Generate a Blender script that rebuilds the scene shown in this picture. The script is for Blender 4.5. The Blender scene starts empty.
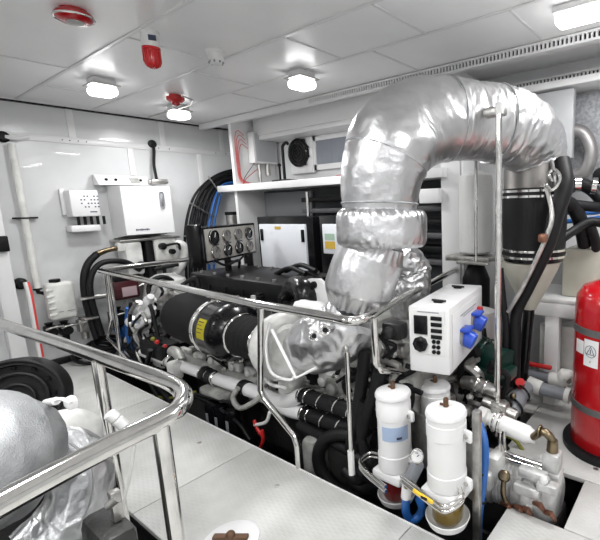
import bpy, bmesh, math, random
from mathutils import Vector, Matrix, noise
random.seed(7)
S = bpy.context.scene
COL = S.collection
PI = math.pi
# ------------------------------------------------------------------ camera
FPX, YAW, PIT, ROL, CX, CY = 421.836, 0.610388, 0.171287, -0.0282532, 414.14, 276.747
_f = Vector((-math.sin(YAW)*math.cos(PIT), math.cos(YAW)*math.cos(PIT), -math.sin(PIT)))
_r = Vector((math.cos(YAW), math.sin(YAW), 0)); _u = _r.cross(_f)
RT = math.cos(ROL)*_r + math.sin(ROL)*_u
UP = -math.sin(ROL)*_r + math.cos(ROL)*_u
EYE = Vector((0, 0, 1.5))
cam = bpy.data.cameras.new('camera'); co = bpy.data.objects.new('camera', cam); COL.objects.link(co)
m = Matrix((RT, UP, -_f)).transposed().to_4x4(); m.translation = EYE; co.matrix_world = m
cam.sensor_fit = 'HORIZONTAL'; cam.sensor_width = 36.0; cam.lens = FPX/600*36
cam.shift_x = -(CX-300)/600; cam.shift_y = (CY-270)/600
cam.clip_start = .02
S.camera = co
S.view_settings.view_transform = 'Standard'; S.view_settings.look = 'None'
S.view_settings.gamma = 1; S.view_settings.use_curve_mapping = False
S.view_settings.exposure = 0.27
w = bpy.data.worlds.new('world'); S.world = w; w.use_nodes = True
w.node_tree.nodes['Background'].inputs[0].default_value = (1, 1, 1, 1)
w.node_tree.nodes['Background'].inputs[1].default_value = 0.05
ZC = 2.55

def area(loc, sx, sy, power, rot=(0, 0, 0), name='lamp_light', color=(1, 1, 1)):
    l = bpy.data.lights.new(name, 'AREA'); l.shape = 'RECTANGLE'; l.size = sx; l.size_y = sy; l.energy = power; l.color = color
    o = bpy.data.objects.new(name, l); COL.objects.link(o); o.location = loc; o.rotation_euler = rot
    return o
# ceiling lamps of the room (rows over the aisle and over both engines)
LAMPS = [(-4.07, 1.54), (-2.73, 2.43), (-4.53, 2.37)]
for x, y in LAMPS: area((x, y, ZC-.17), .2, .3, 13)
area((-.3, 2.62, ZC-.16), 1.0, .14, 20)
for x, y in [(-1.5, .3), (-1.2, -1.4), (-3.4, -1.2), (.9, .9), (.9, -1.4)]: area((x, y, ZC-.13), .35, .9, 20)

# ------------------------------------------------------------------ pixel ray helper
def at(px, py, x=None, y=None, z=None):
    d = _f + RT*((px-CX)/FPX) - UP*((py-CY)/FPX)
    if x is not None: t = (x-EYE.x)/d.x
    elif y is not None: t = (y-EYE.y)/d.y
    else: t = (z-EYE.z)/d.z
    return EYE + d*t
def mpp(p): return (Vector(p)-EYE).dot(_f)/FPX
V = Vector
# ------------------------------------------------------------------ materials
MAT = {}
def mat(name, color, rough=.5, metal=0, bump=0, bscale=40, var=0, vscale=6, coat=0, trans=0, emit=0, aniso=None, stretch=None, spec=.5, alpha=1):
    if name in MAT: return MAT[name]
    M = bpy.data.materials.new(name); M.use_nodes = True; nt = M.node_tree; N = nt.nodes; L = nt.links
    b = N['Principled BSDF']
    b.inputs['Base Color'].default_value = (*color, 1); b.inputs['Roughness'].default_value = rough; b.inputs['Metallic'].default_value = metal
    b.inputs['Coat Weight'].default_value = coat; b.inputs['Transmission Weight'].default_value = trans
    b.inputs['Specular IOR Level'].default_value = spec
    tc = N.new('ShaderNodeTexCoord')
    vec = tc.outputs['Object']
    if stretch:
        mp = N.new('ShaderNodeMapping'); mp.inputs['Scale'].default_value = stretch; L.new(vec, mp.inputs['Vector']); vec = mp.outputs['Vector']
    if emit:
        b.inputs['Emission Color'].default_value = (*color, 1); b.inputs['Emission Strength'].default_value = emit
    if var:
        n = N.new('ShaderNodeTexNoise'); n.inputs['Scale'].default_value = vscale; n.inputs['Detail'].default_value = 6; L.new(vec, n.inputs['Vector'])
        r = N.new('ShaderNodeMapRange'); r.inputs['From Min'].default_value = .35; r.inputs['From Max'].default_value = .65
        r.inputs['To Min'].default_value = 1-var; r.inputs['To Max'].default_value = 1+var*.4; L.new(n.outputs['Fac'], r.inputs['Value'])
        mx = N.new('ShaderNodeVectorMath'); mx.operation = 'SCALE'; mx.inputs[0].default_value = color
        L.new(r.outputs['Result'], mx.inputs['Scale']); L.new(mx.outputs['Vector'], b.inputs['Base Color'])
    if bump:
        n = N.new('ShaderNodeTexNoise'); n.inputs['Scale'].default_value = bscale; n.inputs['Detail'].default_value = 3; L.new(vec, n.inputs['Vector'])
        bp = N.new('ShaderNodeBump'); bp.inputs['Strength'].default_value = bump; bp.inputs['Distance'].default_value = .01
        L.new(n.outputs['Fac'], bp.inputs['Height']); L.new(bp.outputs['Normal'], b.inputs['Normal'])
    MAT[name] = M; return M
WALL = mat('white wall paint', (.64, .645, .65), .28, bump=.06, bscale=5, var=.06, vscale=2.5, coat=.2)
CEIL = mat('white ceiling panel', (.86, .86, .86), .3, bump=.04, bscale=3, var=.04, vscale=2)
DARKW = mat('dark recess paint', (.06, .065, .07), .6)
WHITE = mat('white powder coat', (.74, .74, .74), .3)
WHITEP = mat('white plastic', (.76, .76, .75), .4, var=.05)
OFFW = mat('off white enamel', (.68, .68, .65), .4, var=.15, vscale=9)
PALE = mat('pale grey panel', (.42, .43, .44), .35)
CREAM = mat('cream fibreglass', (.55, .54, .46), .5, var=.1)
CHROME = mat('polished stainless steel', (.75, .74, .72), .1, 1, var=.15, vscale=12)
STEEL = mat('brushed steel', (.5, .49, .47), .33, .9, var=.25, vscale=20, bump=.1, bscale=80)
FOIL = mat('silver foil cloth', (.66, .66, .67), .34, 1, bump=.45, bscale=16, var=.1, vscale=7)
FOILD = mat('dull silver blanket cloth', (.42, .43, .44), .5, .8, bump=.35, bscale=230, var=.25, vscale=10)
FOILM = mat('soft silver blanket cloth', (.55, .56, .57), .38, .95, bump=.3, bscale=40, var=.2, vscale=10)
PUMPG = mat('pump grey paint', (.58, .58, .57), .38, .2, bump=.3, bscale=30, var=.35, vscale=14)
RUBBER = mat('black rubber', (.008, .008, .009), .5, bump=.1, bscale=60, spec=.25)
MESH = mat('black woven mesh', (.009, .0085, .009), .75, bump=.9, bscale=160, spec=.2)
BLACK = mat('glossy black paint', (.005, .005, .006), .22, spec=.35)
SATIN = mat('satin black paint', (.007, .007, .008), .45, bump=.1, bscale=30, spec=.2)
GREYCAST = mat('grey painted casting', (.42, .42, .4), .42, metal=.2, bump=.3, bscale=25, var=.35, vscale=9)
LIGHTCAST = mat('light painted casting', (.68, .68, .66), .38, metal=.1, bump=.2, bscale=22, var=.25, vscale=8)
DKCAST = mat('oily dark casting', (.03, .03, .029), .45, metal=.1, bump=.5, bscale=25, var=.4, vscale=9)
BLUE = mat('blue hose rubber', (.02, .12, .4), .4)
BLUEP = mat('blue plastic', (.03, .09, .55), .3)
RED = mat('glossy red paint', (.42, .006, .01), .2, coat=.4, var=.1)
REDL = mat('red lens', (.6, .01, .015), .12, coat=.5)
REDP = mat('red plastic', (.5, .02, .02), .35)
BRASS = mat('aged brass', (.24, .19, .12), .35, 1, var=.3, vscale=20)
BROWN = mat('brown steel bolt', (.13, .07, .04), .45, .5)
PVC = mat('grey pvc', (.2, .21, .23), .4)
YEL = mat('yellow label', (.85, .75, .03), .4)
YELP = mat('yellow lever plastic', (.85, .55, .04), .4)
ORANGE = mat('amber sticker', (.55, .36, .05), .5)
GREEN = mat('dark green paint', (.005, .03, .023), .3, coat=.2)
GREENS = mat('green sticker', (.35, .48, .38), .5)
AMBER = mat('amber fuel bowl', (.2, .13, .02), .08, trans=.25, coat=.5)
REDB = mat('dark red fuel bowl', (.16, .015, .015), .08, trans=.2, coat=.5)
INK = mat('dark ink', (.03, .04, .08), .5)
GINK = mat('grey ink', (.3, .31, .33), .5)
LBLUE = mat('blue grey label', (.33, .42, .58), .4)
LAMP = mat('lit lamp diffuser', (1, 1, 1), .5, emit=7)
REDSTR = mat('red stripe', (.75, .06, .06), .4)
BRONZE = mat('bronze fitting', (.25, .12, .08), .4, .8)
YGREEN = mat('yellow green cable', (.2, .2, .03), .5)
# deck: white plate with raised non-slip diamonds (real bump pattern)
def deck_mat():
    M = bpy.data.materials.new('white non slip deck plate'); M.use_nodes = True; nt = M.node_tree; N = nt.nodes; L = nt.links
    b = N['Principled BSDF']; b.inputs['Roughness'].default_value = .45
    tc = N.new('ShaderNodeTexCoord'); hs = []
    for a in (PI/4, -PI/4):
        mp = N.new('ShaderNodeMapping'); mp.inputs['Rotation'].default_value = (0, 0, a); mp.inputs['Scale'].default_value = (22, 60, 1) if a > 0 else (22, 60, 1)
        L.new(tc.outputs['Object'], mp.inputs['Vector'])
        v = N.new('ShaderNodeTexVoronoi'); v.inputs['Scale'].default_value = 1; v.inputs['Randomness'].default_value = 0; v.voronoi_dimensions = '2D'
        L.new(mp.outputs['Vector'], v.inputs['Vector'])
        r = N.new('ShaderNodeMapRange'); r.inputs['From Min'].default_value = .15; r.inputs['From Max'].default_value = .4; r.inputs['To Min'].default_value = 1; r.inputs['To Max'].default_value = 0
        L.new(v.outputs['Distance'], r.inputs['Value']); hs.append(r)
    mx = N.new('ShaderNodeMath'); mx.operation = 'MAXIMUM'; L.new(hs[0].outputs[0], mx.inputs[0]); L.new(hs[1].outputs[0], mx.inputs[1])
    bp = N.new('ShaderNodeBump'); bp.inputs['Strength'].default_value = .22; bp.inputs['Distance'].default_value = .004
    L.new(mx.outputs[0], bp.inputs['Height']); L.new(bp.outputs['Normal'], b.inputs['Normal'])
    n = N.new('ShaderNodeTexNoise'); n.inputs['Scale'].default_value = 5; n.inputs['Detail'].default_value = 8; L.new(tc.outputs['Object'], n.inputs['Vector'])
    cr = N.new('ShaderNodeValToRGB'); cr.color_ramp.elements[0].position = .3; cr.color_ramp.elements[0].color = (.48, .48, .46, 1)
    cr.color_ramp.elements[1].position = .65; cr.color_ramp.elements[1].color = (.58, .58, .565, 1)
    L.new(n.outputs['Fac'], cr.inputs['Fac']); L.new(cr.outputs['Color'], b.inputs['Base Color'])
    return M
DECK = deck_mat()
# ------------------------------------------------------------------ mesh builder
def frame_from(d):
    d = d.normalized(); a = V((0, 0, 1)) if abs(d.z) < .9 else V((1, 0, 0))
    u = a.cross(d).normalized(); return u, d.cross(u).normalized()
def smooth_path(pts, n=6):
    pts = [V(p) for p in pts]
    if len(pts) < 3: return pts
    out = []
    P_ = [pts[0]*2-pts[1]] + pts + [pts[-1]*2-pts[-2]]
    for i in range(1, len(P_)-2):
        a, b, c, d = P_[i-1:i+3]
        for k in range(n):
            t = k/n
            out.append(.5*((2*b)+(c-a)*t+(2*a-5*b+4*c-d)*t*t+(3*b-a-3*c+d)*t**3))
    out.append(pts[-1]); return out
def lerp_list(vals, n):
    if not isinstance(vals, (list, tuple)): return [vals]*n
    out = []
    for i in range(n):
        t = i/(n-1)*(len(vals)-1); k = min(int(t), len(vals)-2); f = t-k; f = f*f*(3-2*f) if False else f
        out.append(vals[k]*(1-f)+vals[k+1]*f)
    return out
SPLIT = {'vent_slot','grip_rib','indicator_light','screw','hose_clamp','clip','cover_rib','cover_bolt','housing_bolt','tie_cord','seam_cord','guard_ring',
         'cable_gland','conduit','lettering','cable_clip','fitting','scroll_bolt','housing_rib','flange_bolt','filter_rib','filter_clip','pipe_clip','clamp_ring','hydraulic_fitting',
         'rubber_joint','print_line','lid_catch','hose_clip','drive_belt','lower_hose','thermostat_housing','filler_cap','harness','red_plug','oil_pipe','cooling_fin','steel_collar','end_bracket','port','valve_block','lever','marking','panel_stand'}
class MB:
    def __init__(s): s.bm = bmesh.new()
    def box(s, c, size, bev=0, axes=None, seg=2):
        """box centred at c; axes = optional (u,v,w) unit vectors"""
        r = bmesh.ops.create_cube(s.bm, size=1); vs = r['verts']
        sx, sy, sz = size
        for v in vs: v.co = V((v.co.x*sx, v.co.y*sy, v.co.z*sz))
        if bev:
            es = list({e for v in vs for e in v.link_edges})
            rb = bmesh.ops.bevel(s.bm, geom=es, offset=bev, segments=seg, affect='EDGES', profile=.5)
            vs = list({v for f in rb['faces'] for v in f.verts} | {v for v in vs if v.is_valid})
        if axes:
            u, v_, w_ = axes
            for v in vs: v.co = u*v.co.x + v_*v.co.y + w_*v.co.z
        for v in vs: v.co += V(c)
        return s
    def b2(s, lo, hi, bev=0):
        lo = V(lo); hi = V(hi); return s.box((lo+hi)/2, tuple(abs(a) for a in (hi-lo)), bev)
    def tube(s, pts, r, sm=0, seg=12, cap=True, fn=None):
        P_ = smooth_path(pts, sm) if sm else [V(p) for p in pts]
        n = len(P_); R_ = lerp_list(r, n); rings = []
        u = None
        for i, p in enumerate(P_):
            d = (P_[min(i+1, n-1)]-P_[max(i-1, 0)])
            if d.length < 1e-9: d = V((0, 0, 1))
            d.normalize()
            if u is None: u, v = frame_from(d)
            else:
                u = (u-d*u.dot(d)).normalized(); v = d.cross(u)
            ring = []
            for k in range(seg):
                a = 2*PI*k/seg; q = u*math.cos(a)+v*math.sin(a)
                rr = R_[i]
                if fn: rr = fn(i/(n-1), a, rr, p+q*rr)
                ring.append(s.bm.verts.new(p+q*rr))
            rings.append(ring)
        for i in range(n-1):
            for k in range(seg):
                s.bm.faces.new((rings[i][k], rings[i][(k+1) % seg], rings[i+1][(k+1) % seg], rings[i+1][k]))
        if cap:
            s.bm.faces.new(rings[0][::-1]); s.bm.faces.new(rings[-1])
        return s
    def cyl(s, a, b, r, seg=24, r2=None): return s.tube([a, b], [r, r if r2 is None else r2], seg=seg)
    def lathe(s, base, axis, prof, seg=32):
        """prof: list of (radius, distance along axis)"""
        axis = V(axis).normalized(); u, v = frame_from(axis); rings = []
        base = V(base)
        for r, h in prof:
            c = base+axis*h
            if r < 1e-5: rings.append([s.bm.verts.new(c)]); continue
            rings.append([s.bm.verts.new(c+(u*math.cos(2*PI*k/seg)+v*math.sin(2*PI*k/seg))*r) for k in range(seg)])
        for i in range(len(rings)-1):
            A, B = rings[i], rings[i+1]
            for k in range(seg):
                k2 = (k+1) % seg
                if len(A) == 1 and len(B) == 1: continue
                if len(A) == 1: s.bm.faces.new((A[0], B[k2], B[k]))
                elif len(B) == 1: s.bm.faces.new((A[k], A[k2], B[0]))
                else: s.bm.faces.new((A[k], A[k2], B[k2], B[k]))
        if len(rings[0]) > 1: s.bm.faces.new(rings[0][::-1])
        if len(rings[-1]) > 1: s.bm.faces.new(rings[-1])
        return s
    def torus(s, c, axis, R_, r, seg=32, k=10, arc=2*PI, start=0):
        axis = V(axis).normalized(); u, v = frame_from(axis); n = max(3, int(seg*arc/(2*PI)))
        full = abs(arc-2*PI) < 1e-6
        pts = [V(c)+(u*math.cos(start+arc*i/n)+v*math.sin(start+arc*i/n))*R_ for i in range(n+(0 if full else 1))]
        if full:
            rings = []
            for i, p in enumerate(pts):
                q = (p-V(c)).normalized()
                rings.append([s.bm.verts.new(p+(q*math.cos(2*PI*j/k)+axis*math.sin(2*PI*j/k))*r) for j in range(k)])
            for i in range(n):
                for j in range(k):
                    a, b = rings[i], rings[(i+1) % n]
                    s.bm.faces.new((a[j], b[j], b[(j+1) % k], a[(j+1) % k]))
        else: s.tube(pts, r, seg=k)
        return s
    def ball(s, c, r, sc=(1, 1, 1), seg=20):
        rr = bmesh.ops.create_uvsphere(s.bm, u_segments=seg, v_segments=seg//2, radius=1)
        for v in rr['verts']: v.co = V(c)+V((v.co.x*r*sc[0], v.co.y*r*sc[1], v.co.z*r*sc[2]))
        return s
    def prism(s, pts, ext):
        a = [s.bm.verts.new(V(p)) for p in pts]; b = [s.bm.verts.new(V(p)+V(ext)) for p in pts]
        s.bm.faces.new(a[::-1]); s.bm.faces.new(b); n = len(a)
        for i in range(n): s.bm.faces.new((a[i], a[(i+1) % n], b[(i+1) % n], b[i]))
        return s
    def done(s, name, material, parent=None, smooth=True):
        if name in SPLIT and parent is not None:
            left = set(s.bm.verts); comps = []
            while left:
                st = [left.pop()]; comp = list(st)
                while st:
                    for e in st.pop().link_edges:
                        for v in e.verts:
                            if v in left: left.discard(v); comp.append(v); st.append(v)
                comps.append(comp)
            if len(comps) > 1:
                o = None
                for comp in comps:
                    idx = {v: i for i, v in enumerate(comp)}; m_ = MB(); nv = [m_.bm.verts.new(v.co) for v in comp]
                    fs = {f for v in comp for f in v.link_faces}
                    for f in fs: m_.bm.faces.new([nv[idx[v]] for v in f.verts])
                    q = m_._done(name, material, parent, smooth); o = o or q
                s.bm.free(); return o
        return s._done(name, material, parent, smooth)
    def _done(s, name, material, parent=None, smooth=True):
        bmesh.ops.recalc_face_normals(s.bm, faces=s.bm.faces)
        me = bpy.data.meshes.new(name); 
        pw = parent_world(parent)
        if pw is not None: bmesh.ops.transform(s.bm, matrix=pw.inverted(), verts=s.bm.verts)
        s.bm.to_mesh(me); s.bm.free()
        me.materials.append(material)
        o = bpy.data.objects.new(name, me); COL.objects.link(o)
        if parent: o.parent = parent
        if smooth:
            for p in me.polygons: p.use_smooth = True
            try: me.set_sharp_from_angle(angle=math.radians(38))
            except Exception: pass
        return o
def parent_world(p):
    if p is None: return None
    m = Matrix.Identity(4)
    while p is not None:
        m = Matrix.LocRotScale(p.location, p.rotation_euler, p.scale) @ m; p = p.parent
    return m
def tag(o, label, cat, group=None, kind=None):
    o['label'] = label; o['category'] = cat
    if group: o['group'] = group
    if kind: o['kind'] = kind
    return o
def thing(name, label, cat, loc=(0, 0, 0), group=None):
    o = bpy.data.objects.new(name, None); COL.objects.link(o); o.location = V(loc); o.empty_display_size = .1
    return tag(o, label, cat, group)
def struct(o): o['kind'] = 'structure'; return o
def part_label(o, l): o['label'] = l; return o
def copy_tree(o, parent=None):
    c = o.copy(); COL.objects.link(c); c.parent = parent
    for ch in list(o.children): copy_tree(ch, c)
    return c
def wrinkle(amp, sc=6, k=0, around=2.2, along=14):
    """cloth wrinkles: long folds running round the tube plus small crumples, applied radially"""
    def fn(t, a, r, p):
        q = V(p)*sc
        skew = t*along+.9*math.sin(a+k)
        f1 = abs(noise.noise(V((skew, math.cos(a)*around+k, math.sin(a)*around))))
        f2 = abs(noise.noise(V((skew*2.1+5, math.cos(a)*around*1.7, math.sin(a)*around*1.7+k))))
        n1 = noise.noise(q+V((k, 0, 0))); n2 = abs(noise.noise(q*2.3+V((0, k, 5))))
        return r*(1+amp*(n1*.6-n2*.5-f1*1.1-f2*.6+.5))
    return fn

# ================================================================== SETTING
XL, XR, YN, YB, ZP = -5.33, 1.9, -2.6, 3.6, -.75
DY = 1.425
def slab(name, x0, x1, y0, y1):
    return struct(MB().b2((x0+.003, y0+.003, -.025), (x1-.003, y1-.003, 0), .002).done(name, DECK))
for x0, x1, y0, y1 in [(-3.62, -2.28, .72, DY), (-2.28, -1.05, .72, DY), (-1.05, 0.3, .72, DY), (.3, XR, .72, DY),
                       (XL, -3.62, .72, DY), (-1.0, 0.3, YN, .72), (.3, XR, YN, .72), (XL, -4.95, DY, 3.05),
                       (-.72, XR, DY, 1.79), (-.45, XR, 1.79, 2.2), (-.93, XR, 2.2, YB), (-1.2, -.93, 2.8, YB)]:
    slab('floor', x0, x1, y0, y1)
MB_ = MB()
struct(MB().b2((XL, YN, ZP-.05), (XR, YB, ZP)).done('floor', DKCAST))
# bilge coaming faces under deck edges
b = MB(); b.b2((-4.95, DY-.02, ZP), (-.72, DY-.004, -.027)); b.b2((-5.0, DY, ZP), (-4.95, 3.05, -.027)); b.b2((-.72, DY, ZP), (-.70, 1.79, -.027))
b.b2((-.45, 1.79, ZP), (-.43, 2.2, -.027)); b.b2((-.93, 2.2, ZP), (-.91, 2.8, -.027)); b.b2((-1.0, YN, ZP), (-.98, .7, -.027)); b.b2((XL, .72, ZP), (-1.0, .74, -.027))
struct(b.done('trim_1', SATIN))
struct(MB().b2((-4.95, DY-.003, -.03), (-.72, DY+.005, .004)).done('trim_2', WHITE))
# bolts in the deck
for i, (x, y) in enumerate([(-2.63, 1.256), (-1.835, 1.258), (-3.393, 1.255), (-.42, 2.33), (-.3, 1.9)]):
    o = MB().lathe((x, y, 0), (0, 0, 1), [(.014, 0), (.014, .003), (.01, .0045), (0, .0045)], 16).done('deck_bolt', STEEL)
    tag(o, ['recessed steel deck bolt behind the front corner post on the aisle plate', 'steel deck bolt nearest the fuel filters on the aisle plate', 'steel deck bolt seen between the two posts of the front rail',
            'steel deck bolt on the plate beside the red extinguisher', 'steel deck bolt right of the pump opening'][i], 'bolt', 'deck bolts')
# walls
b = MB(); b.b2((XL-.05, YN, ZP), (XL, YB, ZC)); struct(b.done('wall_left', WALL))
b = MB(); b.b2((XL, YB, ZP), (XR, YB+.05, ZC)); struct(b.done('wall_back', WALL))
b = MB(); b.b2((XL, YN-.05, ZP), (XR, YN, ZC)); struct(b.done('wall_front', WALL))
b = MB(); b.b2((XR, YN, ZP), (XR+.05, YB, ZC)); struct(b.done('wall_right', WALL))
struct(MB().b2((XL, YN, ZC), (XR, YB, ZC+.05)).done('ceiling', CEIL))
# end-wall battens with screws
b = MB()
b.b2((XL, YN, 2.19), (XL+.012, YB, 2.25), .003)
for y, z0, z1 in [(1.69, 2.25, 2.53), (2.56, 2.25, 2.53), (3.3, 2.25, 2.53), (2.2, 1.9, 2.19), (2.98, 1.2, 2.19), (1.98, 0, 1.6)]:
    b.b2((XL, y-.03, z0), (XL+.01, y+.03, z1), .002)
b.b2((XL, YN, 2.535), (XL+.03, YB, 2.55))
struct(b.done('trim_3', WHITE))
b = MB(); b.b2((XL+.002, YN, 2.522), (XL+.034, YB, 2.536)); struct(b.done('trim_4', SATIN))
b = MB(); b.b2((XL, YN, 0), (XL+.06, 3.05, .06), .01); struct(b.done('baseboard_left', RUBBER))
b = MB()
for y in (1.6, 1.66, 1.73, 1.8, 2.5, 2.62, 3.2, 3.34): b.lathe((XL+.01, y, 2.22), (1, 0, 0), [(.006, 0), (.006, .004), (0, .005)], 8)
struct(b.done('trim_5', SATIN))
# left column at the picture edge
b = MB(); b.b2((XL, .92, 0), (XL+.1, 1.04, 2.19), .01); struct(b.done('trim_6', WHITE))
# ceiling seams (raised joints)
b = MB()
for y in (1.3, 1.89, 2.42, .62, -.2, -1.0):
    b.b2((XL, y-.014, ZC-.006), (XR, y+.014, ZC), .002)
for x, y0, y1 in [(-3.95, .62, 1.3), (-3.0, 1.3, 1.89), (-3.35, 1.89, 2.42), (-2.27, 1.89, 2.42), (-1.55, 1.89, 2.42), (-1.0, 2.42, 3.0), (-3.7, 2.42, 3.0), (-4.6, 1.3, 1.89), (-2.0, 2.42, 3.0)]:
    b.b2((x-.01, y0, ZC-.006), (x+.01, y1, ZC), .002)
struct(b.done('trim_7', WHITE))

# slotted ventilation strips on the ceiling
def slot_strip(label, x0, x1, y, z, h, face_dx):
    t = thing('ventilation_grille', label, 'vent grille', ((x0+x1)/2, y, z))
    b = MB(); b.b2((x0, y, z-.012), (x1, y+.05, z+.003)); b.b2((x0, y, z+h), (x1, y+.05, z+h+.014)); b.b2((x0, y+.03, z-.01), (x1, y+.05, z+h+.01))
    b.done('channel', WHITE, t)
    b = MB(); b.b2((x0, y+.022, z+.003), (x1, y+.029, z+h)); b.done('slot_backing', SATIN, t)
    b = MB(); n = int((x1-face_dx)/.028) if False else int((x1-face_dx)/.028)
    for i in range(n):
        x = face_dx+i*.028; b.b2((x, y+.002, z+.003), (x+.013, y+.03, z+h))
    o = b.done('slat', WHITE, t); o['kind'] = 'stuff'
    b = MB(); b.b2((x0, y+.002, z+.004), (face_dx, y+.03, z+h-.001)); b.done('cover_strip', WHITE, t)
    return t
slot_strip('long white slotted vent strip across the ceiling above the big foil pipe', -5.3, 1.85, 3.0, 2.49, .04, -3.3)
slot_strip('short white slotted vent strip high on the back wall right of the foil bend', -1.75, 1.85, 3.5, 2.36, .075, -1.7)
# shadowed cover above grille and box beam over the shelf
struct(MB().b2((-4.7, 3.3, 2.31), (XR, YB, 2.36), .004).done('trim_8', WHITE))
struct(MB().b2((-4.6, 3.28, 2.36), (-1.8, 3.34, ZC), .004).done('trim_9', WHITE))

# ================================================================== CEILING FITTINGS
def ceiling_lamp(x, y, label, first=None):
    if first:
        o = copy_tree(first); o.location = (x, y, ZC); o['label'] = label; return o
    t = thing('ceiling_lamp', label, 'lamp', (x, y, ZC), 'square ceiling lamps')
    MB().box((x, y, ZC-.025), (.14, .16, .05), .01).done('lamp_base', WHITE, t)
    MB().box((x, y, ZC-.055), (.19, .2, .012), .004).done('rim', STEEL, t)
    b = MB(); b.box((x, y, ZC-.095), (.165, .175, .07), .03, seg=4); b.done('diffuser', LAMP, t)
    return t
L0 = ceiling_lamp(*LAMPS[0], 'glowing square ceiling lamp on the left, between the red sounder and the red strobe')
ceiling_lamp(*LAMPS[1], 'glowing square ceiling lamp in the middle above the shelf fan', L0)
ceiling_lamp(*LAMPS[2], 'glowing ceiling lamp farthest back, under the small red alarm', L0)
t = thing('tube_lamp', 'long glowing tube lamp on the ceiling at the upper right corner', 'lamp', (-.4, 2.72, ZC))
MB().box((-.3, 2.60, ZC-.02), (1.0, .13, .04), .01).done('lamp_base', WHITE, t)
MB().box((-.3, 2.60, ZC-.07), (.98, .12, .06), .028, seg=4).done('diffuser', LAMP, t)
for i, (x, y) in enumerate([(-1.5, .3), (-1.2, -1.4), (-3.4, -1.2), (.9, .9), (.9, -1.4)]):
    t = thing('tube_lamp', ['tube lamp above the foreground engine', 'tube lamp behind the camera', 'tube lamp over the far side of the second engine', 'tube lamp over the aisle at right', 'tube lamp at the rear right'][i], 'lamp', (x, y, ZC), 'tube lamps behind the view')
    MB().box((x, y, ZC-.025), (.4, 1.0, .05), .01).done('lamp_base', WHITE, t)
    MB().box((x, y, ZC-.07), (.3, .94, .05), .02).done('diffuser', LAMP, t)

# red disc sounder
p = at(73, 10, z=ZC); r = .088
t = thing('alarm_sounder', 'round red alarm sounder on the ceiling at the upper left', 'alarm', p)
MB().lathe(p, (0, 0, -1), [(.06, 0), (.06, .01), (r*.9, .016), (r, .028), (r*.98, .042), (r*.8, .056), (.045, .06)], 40).done('body', RED, t)
MB().torus(p-V((0, 0, .04)), (0, 0, 1), r, .006, 40, 8).done('rim', CHROME, t)
MB().lathe(p-V((0, 0, .058)), (0, 0, -1), [(.042, 0), (.04, .006), (.02, .009), (0, .009)], 24).done('speaker_cap', GREYCAST, t)
# strobe beacon
p = at(149, 32, z=ZC)
t = thing('strobe_beacon', 'white and red cylindrical strobe beacon hanging from the ceiling', 'alarm', p)
MB().lathe(p, (0, 0, -1), [(.055, 0), (.055, .01), (.047, .014), (.05, .08), (.047, .09)], 32).done('base', WHITEP, t)
q = p-V((0, 0, .088))
MB().lathe(q, (0, 0, -1), [(.05, 0), (.05, .012), (.044, .015), (.044, .075), (.038, .095), (.02, .108), (0, .11)], 32).done('red_lens', REDL, t)
b = MB()
for k in range(10):
    a = 2*PI*k/10; d = V((math.cos(a), math.sin(a), 0))*.0465
    b.tube([q+d-V((0, 0, .015)), q+d-V((0, 0, .076)), q+d*.8-V((0, 0, .1)), q+d*.3-V((0, 0, .113))], .003, seg=6)
b.done('guard', REDP, t)
dl = V((p.y, -p.x, 0)).normalized(); dn = V((-p.x, -p.y, 0)).normalized()
MB().box(p+dn*.05-V((0, 0, .045))+dl*.012, (.04, .004, .03), 0, axes=(dl, dn, V((0, 0, 1)))).done('label_plate', INK, t)
# white smoke detector
p = at(215, 51, z=ZC)
t = thing('smoke_detector', 'small white smoke detector on the ceiling in front of the middle lamp', 'detector', p)
MB().lathe(p, (0, 0, -1), [(.06, 0), (.06, .015), (.05, .022), (.05, .06), (.043, .068), (.036, .08), (.018, .09), (0, .091)], 32).done('body', WHITEP, t)
b = MB()
for k in range(8):
    a = 2*PI*k/8; b.box(p+V((math.cos(a)*.045, math.sin(a)*.045, -.073)), (.01, .01, .014), .002)
b.done('vent_slot', GINK, t)
# small far red alarm and conduit
p = at(175, 95, z=ZC)
t = thing('alarm_sounder', 'small dark red alarm on the ceiling at the far end above a lamp', 'alarm', p)
MB().lathe(p, (0, 0, -1), [(.05, 0), (.05, .015), (.075, .02), (.075, .045), (.05, .065), (.03, .07), (0, .07)], 24).done('body', REDP, t)
MB().lathe(p-V((0, 0, .07)), (0, 0, -1), [(.035, 0), (.03, .02), (0, .03)], 16).done('cap', RED, t)
tag(MB().tube([at(182, 96, z=2.5), at(193, 100, z=2.5), at(191, 105, z=2.5), at(148, 117, z=2.5)], .007, seg=8).done('ceiling_conduit', STEEL), 'thin grey conduit bent along the far ceiling beside the small red alarm', 'conduit')

# ================================================================== END WALL (x = XL)
W = XL+.012
# plastic pipe with clamps
t = thing('vent_pipe', 'tall off white plastic pipe clamped to the end wall at far left', 'pipe', (W+.04, 1.2, .7))
x = W+.045
MB().tube([(x, 1.2, .8), (x, 1.2, 2.14)], .029, seg=16).done('pipe_run', OFFW, t)
b = MB(); b.torus((x, 1.2, 1.47), (0, 0, 1), .034, .007, 20, 8); b.b2((W, 1.12, 1.462), (x, 1.3, 1.478), .003); b.done('clamp', SATIN, t)
b = MB(); b.tube([(x, 1.2, .8), (x, 1.2, .76), (x, 1.25, .735), (x, 1.33, .74)], [.02, .018, .016, .014], seg=10); b.torus((x, 1.2, .79), (0, 0, 1), .03, .008, 16, 8); b.done('elbow', SATIN, t)
t = thing('cable_gland', 'black cable gland with a white plug at top left of the end wall', 'cable gland', (W, 1.16, 2.2))
MB().lathe((W, 1.16, 2.2), (1, 0, 0), [(.05, 0), (.05, .02), (.035, .03), (.03, .05), (0, .05)], 20).done('flange', SATIN, t)
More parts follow.
